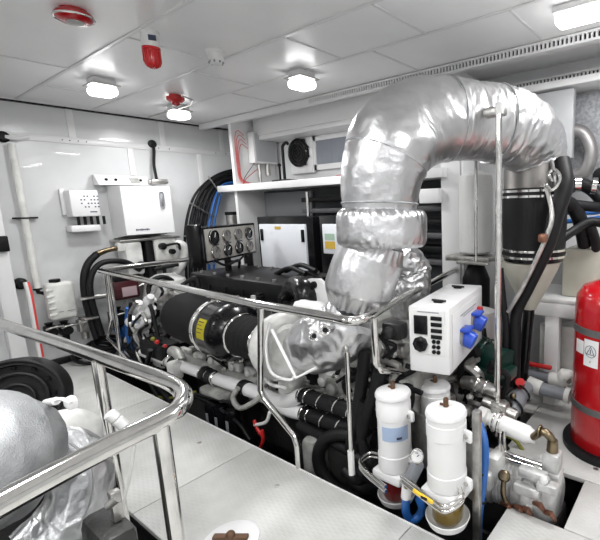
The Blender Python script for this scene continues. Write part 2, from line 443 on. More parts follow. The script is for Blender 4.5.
MB().tube([(W+.04, 1.17, 2.2), (W+.06, 1.25, 2.19), (W+.07, 1.33, 2.21)], [.018, .02, .012], 3, 8).done('plug', WHITE, t)
# striped drain hose
t = thing('drain_hose', 'white hose with red stripe hanging from a black wall fitting', 'hose', (W+.05, 1.1, .8))
MB().lathe((W, 1.09, .86), (1, 0, 0), [(.055, 0), (.055, .02), (.035, .035), (.03, .07), (0, .07)], 20).done('wall_fitting', SATIN, t)
hp = [at(26, 282, x=-5.25), at(30, 297, x=-5.23), at(35, 325, x=-5.22), at(41, 357, x=-5.22)]
MB().tube(hp, .024, 4, 10).done('hose', WHITEP, t)
MB().tube([q+V((.017, .01, 0)) for q in hp], .011, 4, 6).done('stripe', REDSTR, t)
# jerrican
c = at(60, 300, x=-5.2)
t = thing('jerrican', 'translucent white plastic jerrican hung on the end wall beside the drain hose', 'jerrican', c)
MB().box(c+V((.02, 0, .0)), (.14, .22, .37), .035, seg=3).done('body', OFFW, t)
MB().lathe(c+V((.02, -.02, .18)), (0, 0, 1), [(.045, 0), (.045, .03), (.04, .034), (0, .034)], 20).done('cap', SATIN, t)
b = MB()
for k in range(5): b.box(c+V((.09, -.09, -.12+.06*k)), (.015, .06, .025), .006)
b.done('grip_rib', OFFW, t)
b = MB(); b.box(c+V((.098, .05, -.1)), (.002, .06, .008)); b.box(c+V((.098, -.03, -.1)), (.002, .04, .008)); b.done('marking', GINK, t)
# outlets / valves below the jerrican
def wall_valve(px, py, label, hoses=0, s=1.0, col=SATIN):
    c = at(px, py, x=-5.2)
    t = thing('wall_valve', label, 'valve', c, 'valves low on the end wall')
    b = MB(); b.box(c, (.1*s, .1*s, .12*s), .015); b.lathe(c, (1, 0, 0), [(.03*s, 0), (.03*s, .1*s), (.045*s, .1*s), (.045*s, .12*s), (0, .12*s)], 14); b.lathe(c-V((0, 0, .13*s)), (0, 0, 1), [(.03*s, 0), (.035*s, .08*s), (.03*s, .2*s), (.04*s, .22*s), (0, .22*s)], 12)
    b.done('body', col, t)
    MB().tube([c+V((.1, -.05, .04))*s, c+V((.14, 0, .06))*s, c+V((.12, .09, .05))*s], [.012, .009, .012], 2, 8).done('lever', STEEL, t)
    for k in range(hoses):
        q = c+V((.02, -.03+.06*k, -.1)); MB().tube([q, q+V((.02, .02, -.15)), q+V((.06, .03*(k*2-1), -.42))], .022*s, 4, 10).done('hose', BLUE, t)
    return t
wall_valve(50, 331, 'black valve low on the end wall under the jerrican, left one', s=.9)
wall_valve(65, 329, 'black valve low on the end wall directly below the jerrican', s=.9)
wall_valve(84, 325, 'steel valve low on the end wall beside the black cable loops', s=1.1, col=STEEL)
wall_valve(117, 318, 'dark valve feeding blue hoses behind the far rail post', hoses=2, s=1.3)
# control box with LEDs
u = V((0, 1, 0))
t = thing('control_box', 'small white control box with indicator lights beside the large wall cabinet', 'control box', at(82, 205, x=XL))
a = at(68, 190, x=-5.15); c = at(101, 216, x=-5.15)
cy_, cz = (a.y+c.y)/2, (a.z+c.z)/2; ww, hh = c.y-a.y, a.z-c.z
MB().b2((W, a.y, c.z), (-5.14, c.y, a.z), .012).done('housing', WHITE, t)
MB().b2((W, a.y-.02, c.z-.15), (-5.16, c.y-.01, c.z-.085), .01).done('terminal_tray', WHITE, t)
b = MB()
for k in range(5): b.tube([(-5.2, a.y+.06+k*.055, c.z), (-5.2, a.y+.06+k*.055, c.z-.085)], .014, seg=8)
b.done('cable_gland', SATIN, t)
b = MB()
for i in range(6):
    for j in range(4):
        if (i+j) % 3 or i > 3: b.box((-5.139, cy_-.03+i*.028, cz+.07-j*.035), (.004, .012, .012))
b.box((-5.139, cy_+.06, c.z+.045), (.003, .06, .01)); b.done('indicator_light', INK, t)
b = MB(); b.b2((W, a.y-.03, c.z+.02), (W+.03, a.y+.01, a.z+.02), .005); b.done('mounting_flange', WHITE, t)
# white large cabinet
t = thing('wall_cabinet', 'large white wall cabinet with sloping top on the end wall', 'cabinet', at(145, 215, x=XL))
f0 = at(120, 188, x=-4.98); f1 = at(175, 232, x=-4.98)
y0, y1, z1, z0 = f0.y, f1.y, f0.z+.02, f1.z
MB().prism([(W, y0, z0-.04), (-4.98, y0, z0), (-4.98, y0, z1), (W, y0, z1+.02)], (0, y1-y0, 0)).done('body', WHITE, t)
MB().prism([(W, y0-.11, z1+.02), (W+.14, y0-.11, z1+.02), (W+.03, y0-.11, z1+.13), (W, y0-.11, z1+.13)], (0, y1-y0+.02, 0)).done('top_panel', WHITE, t)
b = MB()
for k in (.08, .16, .38, .5):
    b.lathe((W+.09, y0-.11+k*1.1, z1+.075), (.7, 0, .7), [(.014, 0), (.014, .01), (0, .01)], 10)
b.done('screw', SATIN, t)
MB().box((W+.092, y0+.25, z1+.075), (.006, .09, .07), 0, axes=(V((.7, 0, .7)), V((0, 1, 0)), V((-.7, 0, .7)))).done('grille_plate', GREYCAST, t)
b = MB(); b.box((-4.975, y1-.1, z1-.14), (.012, .045, .17), .02); b.done('level_window', GINK, t)
part_label(MB().box((-4.967, y1-.1, z1-.16), (.004, .015, .1), .004).done('sight_glass', STEEL, t), 'steel sight glass')
b = MB()
for k in range(8): b.box((-4.978, y0+.1+k*.017, z0+.05), (.003, .012, .014 if k % 3 else .02))
b.done('lettering', INK, t)
# cable from wall hole to connector
t = thing('wall_cable', 'short black cable dropping from a round wall hole onto the cabinet top', 'cable', at(152, 145, x=XL))
q0 = at(152, 144, x=W); MB().lathe(q0, (1, 0, 0), [(.045, 0), (.045, .015), (.03, .02), (0, .02)], 20).done('grommet', RUBBER, t)
MB().tube([q0+V((.01, 0, 0)), q0+V((.05, -.01, -.08)), at(154, 165, x=-5.25), at(157, 181, x=-5.2)], .016, 5, 8).done('cable', RUBBER, t)
q1 = at(158, 182, x=-5.18); b = MB(); b.box(q1, (.1, .16, .05), .012); b.tube([q1+V((0, -.1, 0)), q1+V((0, .1, .01))], .026, seg=10); b.done('connector', STEEL, t)
# white pump housings under the cabinet
t = thing('water_separator', 'white pump housing with hoses below the large wall cabinet, left side', 'pump', at(130, 262, x=XL))
c = at(131, 258, x=-5.15)
MB().box(c, (.22, .17, .36), .03).done('body', LIGHTCAST, t)
MB().lathe(c+V((.11, .04, -.08)), (1, 0, 0), [(.045, 0), (.045, .02), (.03, .03), (0, .03)], 16).done('port', SATIN, t)
MB().b2((W, c.y-.12, c.z+.18), (-5.05, c.y+.5, c.z+.205), .004).done('bracket', STEEL, t)
b = MB(); b.box(c+V((0, .17, -.06)), (.16, .09, .48), .02); b.done('motor', SATIN, t)
b = MB(); b.box(c+V((0, .26, .02)), (.1, .05, .3), .02); b.done('side_plate', DKCAST, t)
t = thing('coolant_pump', 'white valve unit with black fittings below the large wall cabinet, right side', 'pump', at(162, 250, x=XL))
c = at(162, 248, x=-5.15)
MB().box(c, (.2, .24, .28), .03).done('body', OFFW, t)
b = MB(); b.lathe(c+V((.1, -.05, .03)), (1, 0, 0), [(.035, 0), (.04, .05), (.02, .06), (0, .06)], 14); b.lathe(c+V((.1, .05, -.04)), (1, 0, 0), [(.03, 0), (.03, .05), (0, .05)], 14); b.tube([c+V((.12, -.05, .03)), c+V((.2, .08, .05)), c+V((.12, .14, -.02))], .014, 4, 8); b.done('fitting', SATIN, t)
b = MB(); b.tube([c+V((.05, .12, .05)), c+V((.08, .2, 0)), c+V((.05, .18, -.2)), c+V((.05, .05, -.34))], .05, 5, 14); b.done('white_pipe', LIGHTCAST, t)
b = MB(); b.tube([c+V((.1, -.16, -.22)), c+V((.12, .1, -.2))], .02, seg=10); b.tube([c+V((.1, -.05, -.2)), c+V((.1, -.05, -.4))], .02, seg=10); b.done('cross_pipe', SATIN, t)
c = at(158, 297, x=-4.95)
tag(MB().lathe(c+V((0, .1, -.3)), (0, 0, 1), [(.1, 0), (.2, .1), (.24, .3), (.2, .48), (.1, .54), (0, .55)], 24).done('white_tank', LIGHTCAST), 'rounded light tank behind the far rail at the end wall', 'tank')
# red and black solenoid
c = at(124, 289, x=-5.1)
t = thing('solenoid_valve', 'dark red solenoid valve with a black head behind the far rail corner', 'valve', c)
MB().box(c, (.16, .24, .2), .015).done('body', mat('maroon paint', (.05, .006, .009), .35), t)
MB().box(c+V((0, .02, .12)), (.16, .26, .06), .012).done('cover', SATIN, t)
b = MB(); b.box(c+V((.082, .02, -.02)), (.004, .14, .1)); b.done('label_plate', mat('pale pink label', (.4, .3, .32), .5), t)
MB().tube([c+V((0, -.12, -.02)), c+V((0, -.2, -.04)), c+V((.0, -.3, -.03))], [.03, .025, .035], seg=12).done('pipe_union', STEEL, t)
MB().tube([c+V((0, .12, 0)), c+V((0, .3, .03))], .025, seg=12).done('outlet_pipe', STEEL, t)
# two big hoses down the wall (black, looping left)
t = thing('black_hose', 'thick black hose with brass end arching down from the pump housing', 'hose', at(85, 300, x=-5.1))
hp = [at(118, 248, x=-5.1), at(108, 250, x=-5.08), at(97, 254, x=-5.05), at(88, 264, x=-5.05), at(84, 280, x=-5.05), at(87, 305, x=-5.05), at(97, 338, x=-5.05)]
MB().tube(hp[2:], .034, 6, 14).done('hose', RUBBER, t)
MB().tube(hp[:3], [.026, .025, .032], 3, 12).done('brass_elbow', BRASS, t)
MB().box(at(121, 247, x=-5.1), (.08, .09, .1), .02).done('flange', OFFW, t)
t = thing('black_hose', 'black hose looping inside the other one beside the far rail post', 'hose', at(95, 300, x=-5.0))
MB().tube([at(140, 270, x=-5.05), at(125, 262, x=-5.02), at(105, 262, x=-5.0), at(94, 270, x=-5.0), at(90, 285, x=-5.0), at(93, 305, x=-5.0), at(102, 335, x=-5.0)], .028, 6, 14).done('hose', RUBBER, t)
b = MB()
for q in (at(87, 298, x=-5.0), at(90, 318, x=-5.0)): b.box(q, (.1, .12, .02), .004)
b.done('hose_clamp', STEEL, t)
# black switch on the left column
c = at(1, 244, x=-5.2)
tag(MB().box(c, (.05, .1, .14), .01).done('wall_switch', SATIN), 'black switch box on the white column at the left picture edge', 'switch')
# loose mats and hoses at the base of the wall
b = MB()
for k in range(4): b.torus((-5.12, 1.5+.05*k, .06+.03*k), (.3, 0, 1), .16-.01*k, .018, 26, 8)
tag(b.done('coiled_hose', SATIN), 'dark hose coiled on the deck at the foot of the end wall', 'hose')

# cable bundle arch at the corner
t = thing('cable_bundle', 'arching bundle of black and blue cables clipped to the corner wall', 'cable bundle', at(195, 280, x=-5.15))
for k in range(7):
    dx = k*4.6; x = -5.22+.02*(k % 2)
    pts = [at(187+dx*1.0, 330, x=x), at(186+dx, 262, x=x), at(185+dx*1.0, 235, x=x), at(189+dx, 210, x=x), at(197+dx*.85, 192+dx*.12, x=x), at(212+dx*.45, 178+dx*.33, x=x), at(228+dx*.2, 171+dx*.5, x=x), at(246, 169+dx*.62, x=x)]
    o = MB().tube(pts, .023 if k in (1, 2, 3, 4) else .016, 6, 8).done('cable', BLUE if k > 4 else RUBBER, t)
    if k > 4: part_label(o, 'blue cable')
b = MB()
for (p0, p1) in [((184, 236), (214, 240)), ((190, 203), (216, 218)), ((208, 176), (222, 196)), ((187, 262), (216, 264))]:
    b.tube([at(*p0, x=-5.16), at(*p1, x=-5.16)], .009, seg=8)
b.done('cable_clip', STEEL, t)

# ================================================================== PARTITION, SHELF, BACK WALL FITTINGS
XP = -4.66
struct(MB().b2((XP-.05, 3.02, 0), (XP, YB, ZC)).done('wall_partition', WHITE))
t = thing('junction_box', 'white junction box on the partition above the shelf', 'junction box', (XP, 3.4, 2.2))
a = at(251, 131, x=XP+.1); c = at(277, 163, x=XP+.1)
MB().b2((XP+.005, a.y, 2.04), (XP+.12, min(c.y, YB-.02), 2.4), .012).done('housing', WHITE, t)
MB().b2((XP+.12, a.y+.02, 2.06), (XP+.13, min(c.y, YB-.02)-.02, 2.385), .004).done('lid', PALE, t)
b = MB(); b.tube([(XP+.06, a.y+.1, 2.04), (XP+.06, a.y+.1, 1.82)], .02, seg=10); b.tube([(XP+.06, a.y+.22, 2.04), (XP+.06, a.y+.22, 1.9)], .03, seg=10); b.done('conduit', STEEL, t)
t = thing('red_wiring', 'thin red wires looping down the front edge of the partition', 'wiring', (XP+.02, 3.08, 1.9))
for k in range(4):
    y = 3.05+.012*k
    MB().tube([(XP+.02, y+.12, 2.36-.05*k), (XP+.05, y+.02, 2.40-.05*k), (XP+.015, y, 2.3-.05*k), (XP+.012, y, 2.0), (XP+.02, y+.01, 1.85), (XP+.05, y+.04+.03*k, 1.79)], .0035, 5, 6).done('wire', REDP, t)
for k in range(2):
    MB().tube([(XP+.05, 3.26+.08*k, 2.04), (XP+.06, 3.2+.1*k, 1.98), (XP+.03, 3.12+.03*k, 1.86), (XP+.03, 3.1, 1.79)], .0035, 5, 6).done('wire', REDP if k else RUBBER, t)
# shelf
ZS = 1.78
t = thing('wall_shelf', 'long white shelf board under the fan and the filter panel', 'shelf', (-3.6, 3.3, ZS))
MB().b2((-5.0, 2.98, ZS-.075), (-1.78, YB-.005, ZS), .004).done('board', WHITE, t)
MB().tube([at(307, 192, y=3.0), at(312, 272, y=3.0)], .016, seg=12).done('support_pole', CHROME, t)
# fan
c = at(300, 153, y=YB-.05); s = mpp(c)
t = thing('extractor_fan', 'square white extractor fan with round black guard above the shelf', 'fan', c)
MB().box(c+V((.02, .02, -.03)), (.4, .05, .42), .008).done('frame', WHITE, t)
MB().lathe(c-V((0, .005, 0)), (0, -1, 0), [(.165, 0), (.165, .03), (.15, .035), (0, .036)], 36).done('fan_body', BLACK, t)
b = MB()
for r in (.04, .08, .12, .155): b.torus(c-V((0, .05, 0)), (0, 1, 0), r, .004, 32, 6)
b.done('guard_ring', SATIN, t)
b = MB()
for k in range(4):
    a = -.9+.6*k; b.box(c+V((math.cos(a)*.175, -.03, math.sin(a)*.175)), (.03, .03, .03), .005)
b.done('clip', SATIN, t)
# filter panel
t = thing('ventilation_filter', 'grey ribbed filter panel in a white frame right of the fan', 'filter', at(335, 150, y=YB))
a = at(316, 141, y=YB-.03); 
MB().b2((a.x, YB-.03, a.z-.27), (a.x+1.3, YB-.01, a.z), 0).done('filter_mat', mat('grey filter', (.28, .3, .34), .7, bump=1, bscale=30, stretch=(8, 1, .05)), t)
b = MB(); b.b2((a.x-.04, YB-.045, a.z), (a.x+1.34, YB, a.z+.06)); b.b2((a.x-.04, YB-.045, a.z-.33), (a.x+1.34, YB, a.z-.27)); b.b2((a.x-.05, YB-.045, a.z-.33), (a.x, YB, a.z+.06)); b.done('frame', WHITE, t)
# gooseneck pump on shelf
c = at(285, 181, y=3.3); c.z = ZS
t = thing('hand_pump', 'black base with a bent upright hose standing on the shelf below the fan', 'pump', c)
MB().box(c+V((0, 0, .02)), (.3, .16, .04), .015).done('base', SATIN, t)
b = MB(); b.tube([c+V((0, 0, .04)), c+V((0, 0, .36)), c+V((.01, 0, .42)), c+V((.07, 0, .45)), c+V((.1, 0, .43))], .017, 4, 10); b.done('gooseneck', RUBBER, t)
b = MB(); b.tube([c+V((-.08, 0, .03)), c+V((-.08, 0, .2))], .012, seg=8); b.ball(c+V((-.08, 0, .21)), .022); b.done('lever', SATIN, t)
# pipe along shelf with red bend
t = thing('shelf_hose', 'black hose with red end bend lying along the shelf', 'hose', (-3.4, 3.3, ZS))
MB().tube([c+V((.15, 0, .02)), at(320, 182, y=3.25), at(338, 179, y=3.25)], .02, 3, 8).done('hose', RUBBER, t)
q = at(337, 178, y=3.25); MB().tube([q, q+V((.08, 0, .01)), q+V((.13, 0, .05)), q+V((.14, 0, .12))], .026, 4, 10).done('red_bend', REDP, t)

# below the shelf: dark recess with racks
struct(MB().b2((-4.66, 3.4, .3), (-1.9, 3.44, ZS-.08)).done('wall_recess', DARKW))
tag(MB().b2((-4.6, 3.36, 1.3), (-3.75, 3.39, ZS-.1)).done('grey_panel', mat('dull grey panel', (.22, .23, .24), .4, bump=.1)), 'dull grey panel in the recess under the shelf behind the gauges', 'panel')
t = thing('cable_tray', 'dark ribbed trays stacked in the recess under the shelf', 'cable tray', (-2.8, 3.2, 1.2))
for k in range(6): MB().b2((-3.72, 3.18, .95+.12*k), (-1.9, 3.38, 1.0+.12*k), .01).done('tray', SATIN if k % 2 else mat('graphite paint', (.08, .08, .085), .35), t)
# small steel cylinder by partition
c = at(231, 215, y=3.05)
t = thing('steel_canister', 'narrow steel canister standing behind the gauge panel', 'canister', c)
MB().cyl(c+V((0, 0, -.45)), c, .06).done('body', STEEL, t); MB().cyl(c, c+V((0, 0, .04)), .07).done('cap', SATIN, t)
# generator enclosure: black frame with white doors
def genset(px0, px1, label, y, zt_px, zb_px, stickers=False):
    a = at(px0, zt_px, y=y); c = at(px1, zb_px, y=y)
    t = thing('generator_enclosure', label, 'generator', (a.x, y, c.z))
    fx0, fx1 = a.x-.06, c.x+.1
    MB().b2((fx0, y+.02, c.z-.4), (fx1, y+.35, a.z+.08), .01).done('frame', BLACK, t)
    d = MB().b2((a.x, y-.005, c.z), (c.x, y+.03, a.z), .008).done('door_panel', mat('white door enamel', (.72, .74, .78), .3), t)
    return t, a, c, d
t, a, c, d = genset(259, 308, 'white door generator box with two black latches behind the engine', 2.95, 224, 271)
MB().box((a.x+.05, 2.94, a.z-.12), (.04, .02, .13), .006).done('latch', BLACK, d); MB().box((c.x-.03, 2.94, a.z-.12), (.04, .02, .13), .006).done('latch', BLACK, d)
MB().box(((a.x+c.x)/2-.05, 2.944, a.z-.04), (.1, .004, .03)).done('label', ORANGE, d)
t, a, c, d = genset(322, 365, 'narrow white generator door with green and amber stickers behind the foil pipe', 2.85, 224, 256)
MB().box((a.x+.1, 2.843, a.z-.12), (.13, .004, .06)).done('green_sticker', GREENS, d); MB().box((a.x+.1, 2.843, a.z-.2), (.13, .004, .07)).done('amber_sticker', ORANGE, d); MB().box((a.x+.33, 2.843, a.z-.2), (.08, .004, .07)).done('amber_sticker', ORANGE, d)

# pilaster
struct(MB().b2((-1.86, 3.2, -.3), (-1.73, 3.55, ZC), .008).done('trim_10', WHITE))
b = MB()
pf = 3.05
a = at(441, 200, y=pf); c = at(463, 200, y=pf)
b.b2((a.x, pf, .2), (c.x-.03, pf+.18, 2.4), .006); b.b2((c.x-.025, pf+.01, .2), (c.x, pf+.18, 2.4), .004)
struct(b.done('trim_11', WHITE))
b = MB(); q = at(420, 195, y=3.02); b.b2((q.x, 3.0, 1.5), (a.x+.01, 3.1, 1.62), .01); struct(b.done('trim_12', WHITE))
# white cylinder tank behind pole
c = at(476, 255, y=3.0)
t = thing('expansion_tank', 'slim white cylindrical tank between the white pillar and the black bellows', 'tank', c)
MB().lathe((c.x, 3.0, 1.1), (0, 0, 1), [(.1, 0), (.13, .02), (.13, .55), (.12, .6), (.05, .63), (0, .63)], 28).done('tank_body', WHITEP, t)
MB().b2((c.x-.2, 2.86, 1.05), (c.x+.17, 3.14, 1.09), .005).done('support_plate', STEEL, t)
c2 = at(474, 300, y=3.0)
MB().lathe((c.x, 3.0, .3), (0, 0, 1), [(.1, 0), (.11, .05), (.11, .6), (.07, .7), (.03, .74)], 20).done('lower_bottle', SATIN, t)
t = thing('stay_rod', 'thin steel rod rising from the tank plate to the foil bend', 'rod', at(476, 262, y=2.75))
q0 = at(476, 262, y=2.7); q1 = at(477, 160, y=2.7)
MB().tube([q0, (q0.x, q0.y, q1.z+.1)], .012, seg=10).done('rod', CHROME, t)
MB().b2((q0.x-.15, 2.68, q0.z-.02), (q0.x+.1, 2.72, q0.z), .004).done('foot_bracket', STEEL, t)

# ================================================================== EXHAUST
t = thing('exhaust_pipe', 'huge silver foil wrapped exhaust pipe bending from the engine across to the right', 'exhaust pipe', at(380, 240, y=1.74))
EX = t
up = [at(380, 214, y=1.76), at(380, 195, y=1.765), at(382, 175, y=1.775), at(387, 155, y=1.8)]
b = MB(); b.tube(up, [.19, .205, .215, .22], 26, 96, fn=wrinkle(.025, 4, 1, along=3)); b.done('lower_sleeve', FOIL, t)
b = MB(); b.tube([at(384, 168, y=1.785), at(391, 147, y=1.83), at(405, 131, y=1.93), at(427, 122, y=2.06), at(450, 120, y=2.19)], [.215, .232, .238, .235, .225], 34, 110, fn=wrinkle(.035, 4, 2, around=1.6, along=5)); b.done('elbow_sleeve', FOIL, t)
b = MB(); b.tube([at(444, 120, y=2.16), at(468, 121, y=2.3), at(494, 124, y=2.44)], [.228, .22, .222], 44, 110, fn=wrinkle(.035, 4, 3, around=1.6, along=5)); b.done('middle_sleeve', FOIL, t)
b = MB(); b.tube([at(490, 124, y=2.43), at(508, 127, y=2.54), at(522, 134, y=2.64), at(531, 145, y=2.74), at(535, 158, y=2.79), at(536, 168, y=2.8)], [.224, .225, .222, .215, .2, .19], 30, 110, fn=wrinkle(.06, 5, 4, around=1.8, along=9)); b.done('end_sleeve', FOIL, t)
# seams
b = MB()
def seam(p0, p1, r):
    d = (V(p1)-V(p0)).normalized(); b.torus(p0, d, r, .006, 56, 6)
seam(at(386, 160, y=1.8), at(391, 147, y=1.83), .222); seam(at(446, 120, y=2.17), at(468, 121, y=2.3), .228); seam(at(493, 124, y=2.44), at(508, 127, y=2.54), .226); seam(at(380, 204, y=1.762), at(380, 180, y=1.77), .2)
b.done('seam_cord', FOILD, t)
# puffy band (quilted)
c0 = at(382, 247, y=1.75); c1 = at(382, 209, y=1.76)
def puff(t_, a, r, p):
    e = (abs(t_-.5)*2)**2.5
    return r*(1+.03*math.sin(a*34+6*noise.noise(V(p)*9))*e+.012*noise.noise(V(p)*12)-.012*abs(noise.noise(V(p)*20)))
n = 60; pts = [c0.lerp(c1, i/(n-1)) for i in range(n)]
prof = [.205+.035*(1-abs(2*i/(n-1)-1)**5) for i in range(n)]; prof[0] = prof[-1] = .18
MB().tube(pts, prof, 0, 160, fn=puff).done('quilted_band', FOIL, t)
# lower leg to turbine
def puff2(t_, a, r, p): return r*(1+.04*math.sin(a*24+5*noise.noise(V(p)*7))*(abs(t_-.5)*2)**3+.02*noise.noise(V(p)*6)-.012*abs(noise.noise(V(p)*14)))
pts = [at(378, 240, y=1.745), at(370, 258, y=1.72), at(361, 283, y=1.69), at(356, 304, y=1.68)]
b = MB(); b.tube(pts, [.15, .182, .19, .19, .15], 20, 120, fn=puff2); b.done('lower_elbow_blanket', FOIL, t)
b = MB(); b.tube([at(398, 250, y=2.2), at(408, 268, y=2.3), at(410, 288, y=2.3), at(402, 312, y=2.3)], [.1, .14, .14, .11], 24, 96, fn=wrinkle(.2, 7, 8, along=7)); b.done('crumpled_branch_blanket', FOIL, t)
b = MB(); b.torus(at(354, 306, y=1.68), (0, 0.1, 1), .135, .008, 40, 6); b.torus(at(380, 243, y=1.745), (0, 0.1, 1), .17, .007, 40, 6); b.done('tie_cord', FOILD, t)
# bellows
cb = at(535, 168, y=2.8); BX, BY = cb.x, 2.8
zt = cb.z
zz = lambda py: at(533, py, y=2.6).z*.5+at(533, py, y=2.8).z*.5
b = MB(); b.lathe((BX, BY, zz(189)), (0, 0, 1), [(.205, 0), (.2, .01), (.2, zz(158)-zz(189)), (.19, zz(150)-zz(189))], 56)
t2 = thing('exhaust_bellows', 'wide black rubber exhaust bellows with steel bands hanging below the foil bend', 'exhaust bellows', (BX, BY, zz(255)))
b.done('steel_collar', mat('dull dark steel', (.22, .21, .2), .42, .8, var=.2), t2)
MB().lathe((BX, BY, zz(258)), (0, 0, 1), [(.2, 0), (.21, .02), (.206, .06), (.21, .2), (.21, zz(196)-zz(258)), (.205, zz(188)-zz(258))], 56).done('rubber_sleeve', RUBBER, t2)
for py in (191, 196.5, 250.5, 257):
    MB().lathe((BX, BY, zz(py)-.01), (0, 0, 1), [(.212, 0), (.217, .003), (.217, .017), (.212, .02)], 56).done('hose_clamp', CHROME, t2)
b = MB(); b.lathe((BX, BY, zz(262)), (0, 0, 1), [(.195, 0), (.195, .05)], 48); b.done('lower_ring', BLACK, t2)
t = thing('silencer_cone', 'pale tapering silencer cone under the black bellows', 'silencer', (BX, BY, .5))
MB().lathe((BX-.02, BY, .35), (0, 0, 1), [(.045, zz(313)-.35), (.07, zz(305)-.35), (.13, zz(288)-.35), (.18, zz(272)-.35), (.2, zz(263)-.35)], 48).done('cone', CREAM, t)
b = MB(); b.tube([(BX-.02, BY, zz(312)), (BX-.05, BY-.02, .3), (BX-.1, BY-.02, -.02), (BX-.12, BY+.0, -.3)], .038, 4, 20); b.done('drain_pipe', BLACK, t)
# foil tail on bellows collar
b = MB(); q = at(553, 160, y=2.66); b.tube([q, at(557, 172, y=2.64), at(560, 184, y=2.62)], [.02, .03, .035], 4, 14, fn=wrinkle(.2, 30)); tag(b.done('foil_strap', FOIL), 'short foil strap dangling at the right end of the exhaust bend', 'strap')
# support pole in front of the exhaust
q = at(499, 112, y=2.13)
t = thing('support_pole', 'upright stainless pole in front of the foil exhaust pipe', 'pole', (q.x, 2.13, .35))
MB().tube([(q.x, 2.13, .15), (q.x, 2.13, q.z)], .018, seg=16).done('pole', CHROME, t)
MB().box((q.x-.035, 2.16, q.z+.01), (.12, .06, .05), .012).done('clamp_bracket', STEEL, t)
MB().tube([(q.x, 2.13, q.z-.01), (q.x, 2.13, q.z+.045)], .023, seg=14).done('end_cap', WHITEP, t)

# black hoses to the right of the bellows
t = thing('drain_hose', 'thick black hose slanting down from the bellows to the bilge', 'hose', at(515, 330, y=2.5))
MB().tube([at(562, 160, y=2.66), at(565, 185, y=2.6), at(556, 215, y=2.55), at(548, 245, y=2.52), at(530, 285, y=2.5), at(517, 312, y=2.5), at(515, 340, y=2.5), at(514, 385, y=2.5)], [.048, .05, .048, .042, .036, .036, .04, .04], 6, 18).done('hose', RUBBER, t)
b = MB(); b.tube([at(546, 185, y=2.53), at(552, 215, y=2.47), at(545, 240, y=2.45), at(524, 285, y=2.43), at(508, 312, y=2.43)], .014, 5, 10); b.done('grey_tube', STEEL, t)
b = MB(); b.box(at(543, 238, y=2.42), (.05, .05, .05), .012); b.done('bronze_cock', BRONZE, t)
b = MB(); b.tube([at(500, 268, y=2.45), at(503, 300, y=2.45), at(506, 330, y=2.45), at(504, 380, y=2.45)], .022, 4, 12); b.done('side_hose', RUBBER, t)
b = MB(); b.tube([at(553, 182, y=2.5), at(549, 174, y=2.5), at(555, 170, y=2.5), at(560, 178, y=2.5), at(553, 190, y=2.5), at(546, 186, y=2.5)], .011, 4, 8); b.done('clamp_ring', CHROME, t)
t = thing('branch_hose', 'black hoses running off to the right picture edge above the cream tank', 'hose', at(580, 210, y=3.1))
for pts, r in [([at(566, 190, y=2.95), at(577, 184, y=3.05), at(590, 188, y=3.1), at(604, 202, y=3.1)], .045),
               ([at(560, 200, y=2.85), at(572, 206, y=2.95), at(580, 220, y=3.0), at(585, 245, y=3.1)], .05),
               ([at(560, 240, y=2.8), at(575, 230, y=2.9), at(590, 222, y=3.0), at(606, 224, y=3.0)], .03),
               ([at(560, 203, y=2.9), at(585, 206, y=3.0), at(606, 208, y=3.1)], .035), ([at(590, 226, y=3.0), at(595, 240, y=3.05), at(597, 252, y=3.1)], .035)]:
    MB().tube(pts, r, 5, 14).done('hose', RUBBER, t)
for pts in ([at(560, 212, y=3.3), at(585, 213, y=3.3), at(606, 211, y=3.3)], [at(560, 222, y=3.3), at(585, 220, y=3.3), at(606, 217, y=3.3)]):
    part_label(MB().tube(pts, .018, 4, 8).done('blue_cable', BLUE, t), 'blue cable')
b = MB(); b.lathe(at(578, 184, y=3.02), (1, .3, 0), [(.055, -.02), (.055, .02)], 16); b.lathe(at(594, 186, y=3.04), (1, .3, -.2), [(.055, -.015), (.055, .015)], 16); b.done('hose_clamp', CHROME, t)
# wall panel and curved duct at right
q0 = at(553, 92, y=3.35); q1 = at(573, 158, y=3.35)
tag(MB().b2((q0.x-.15, 3.33, q1.z), (q1.x-.005, 3.4, q0.z), .006).done('duct_panel', PALE), 'pale grey duct panel hanging right of the foil bend', 'panel')
t = thing('flexible_duct', 'curved grey duct bending round behind the pale panel', 'duct', at(585, 150, y=3.45))
MB().tube([at(572, 130, y=3.42), at(584, 134, y=3.42), at(591, 152, y=3.42), at(584, 172, y=3.42), at(566, 178, y=3.42)], .05, 7, 20).done('duct', mat('dull duct grey', (.25, .24, .24), .4, .5), t)
t = thing('valve_wheel', 'black round fitting at the right picture edge below the duct', 'valve', at(600, 175, y=3.3))
MB().lathe(at(602, 176, y=3.4), (0, -1, 0), [(.06, 0), (.06, .03), (.03, .04), (0, .05)], 20).done('wheel', SATIN, t)
# mottled insulation panel
q = at(580, 95, y=3.57); tag(MB().b2((q.x-.08, 3.57, 1.6), (q.x+1.0, 3.595, q.z), .004).done('insulation_panel', mat('mottled grey insulation', (.4, .41, .43), .6, bump=.5, bscale=60, var=.3, vscale=40)), 'mottled grey insulation panel on the wall at upper right', 'panel')

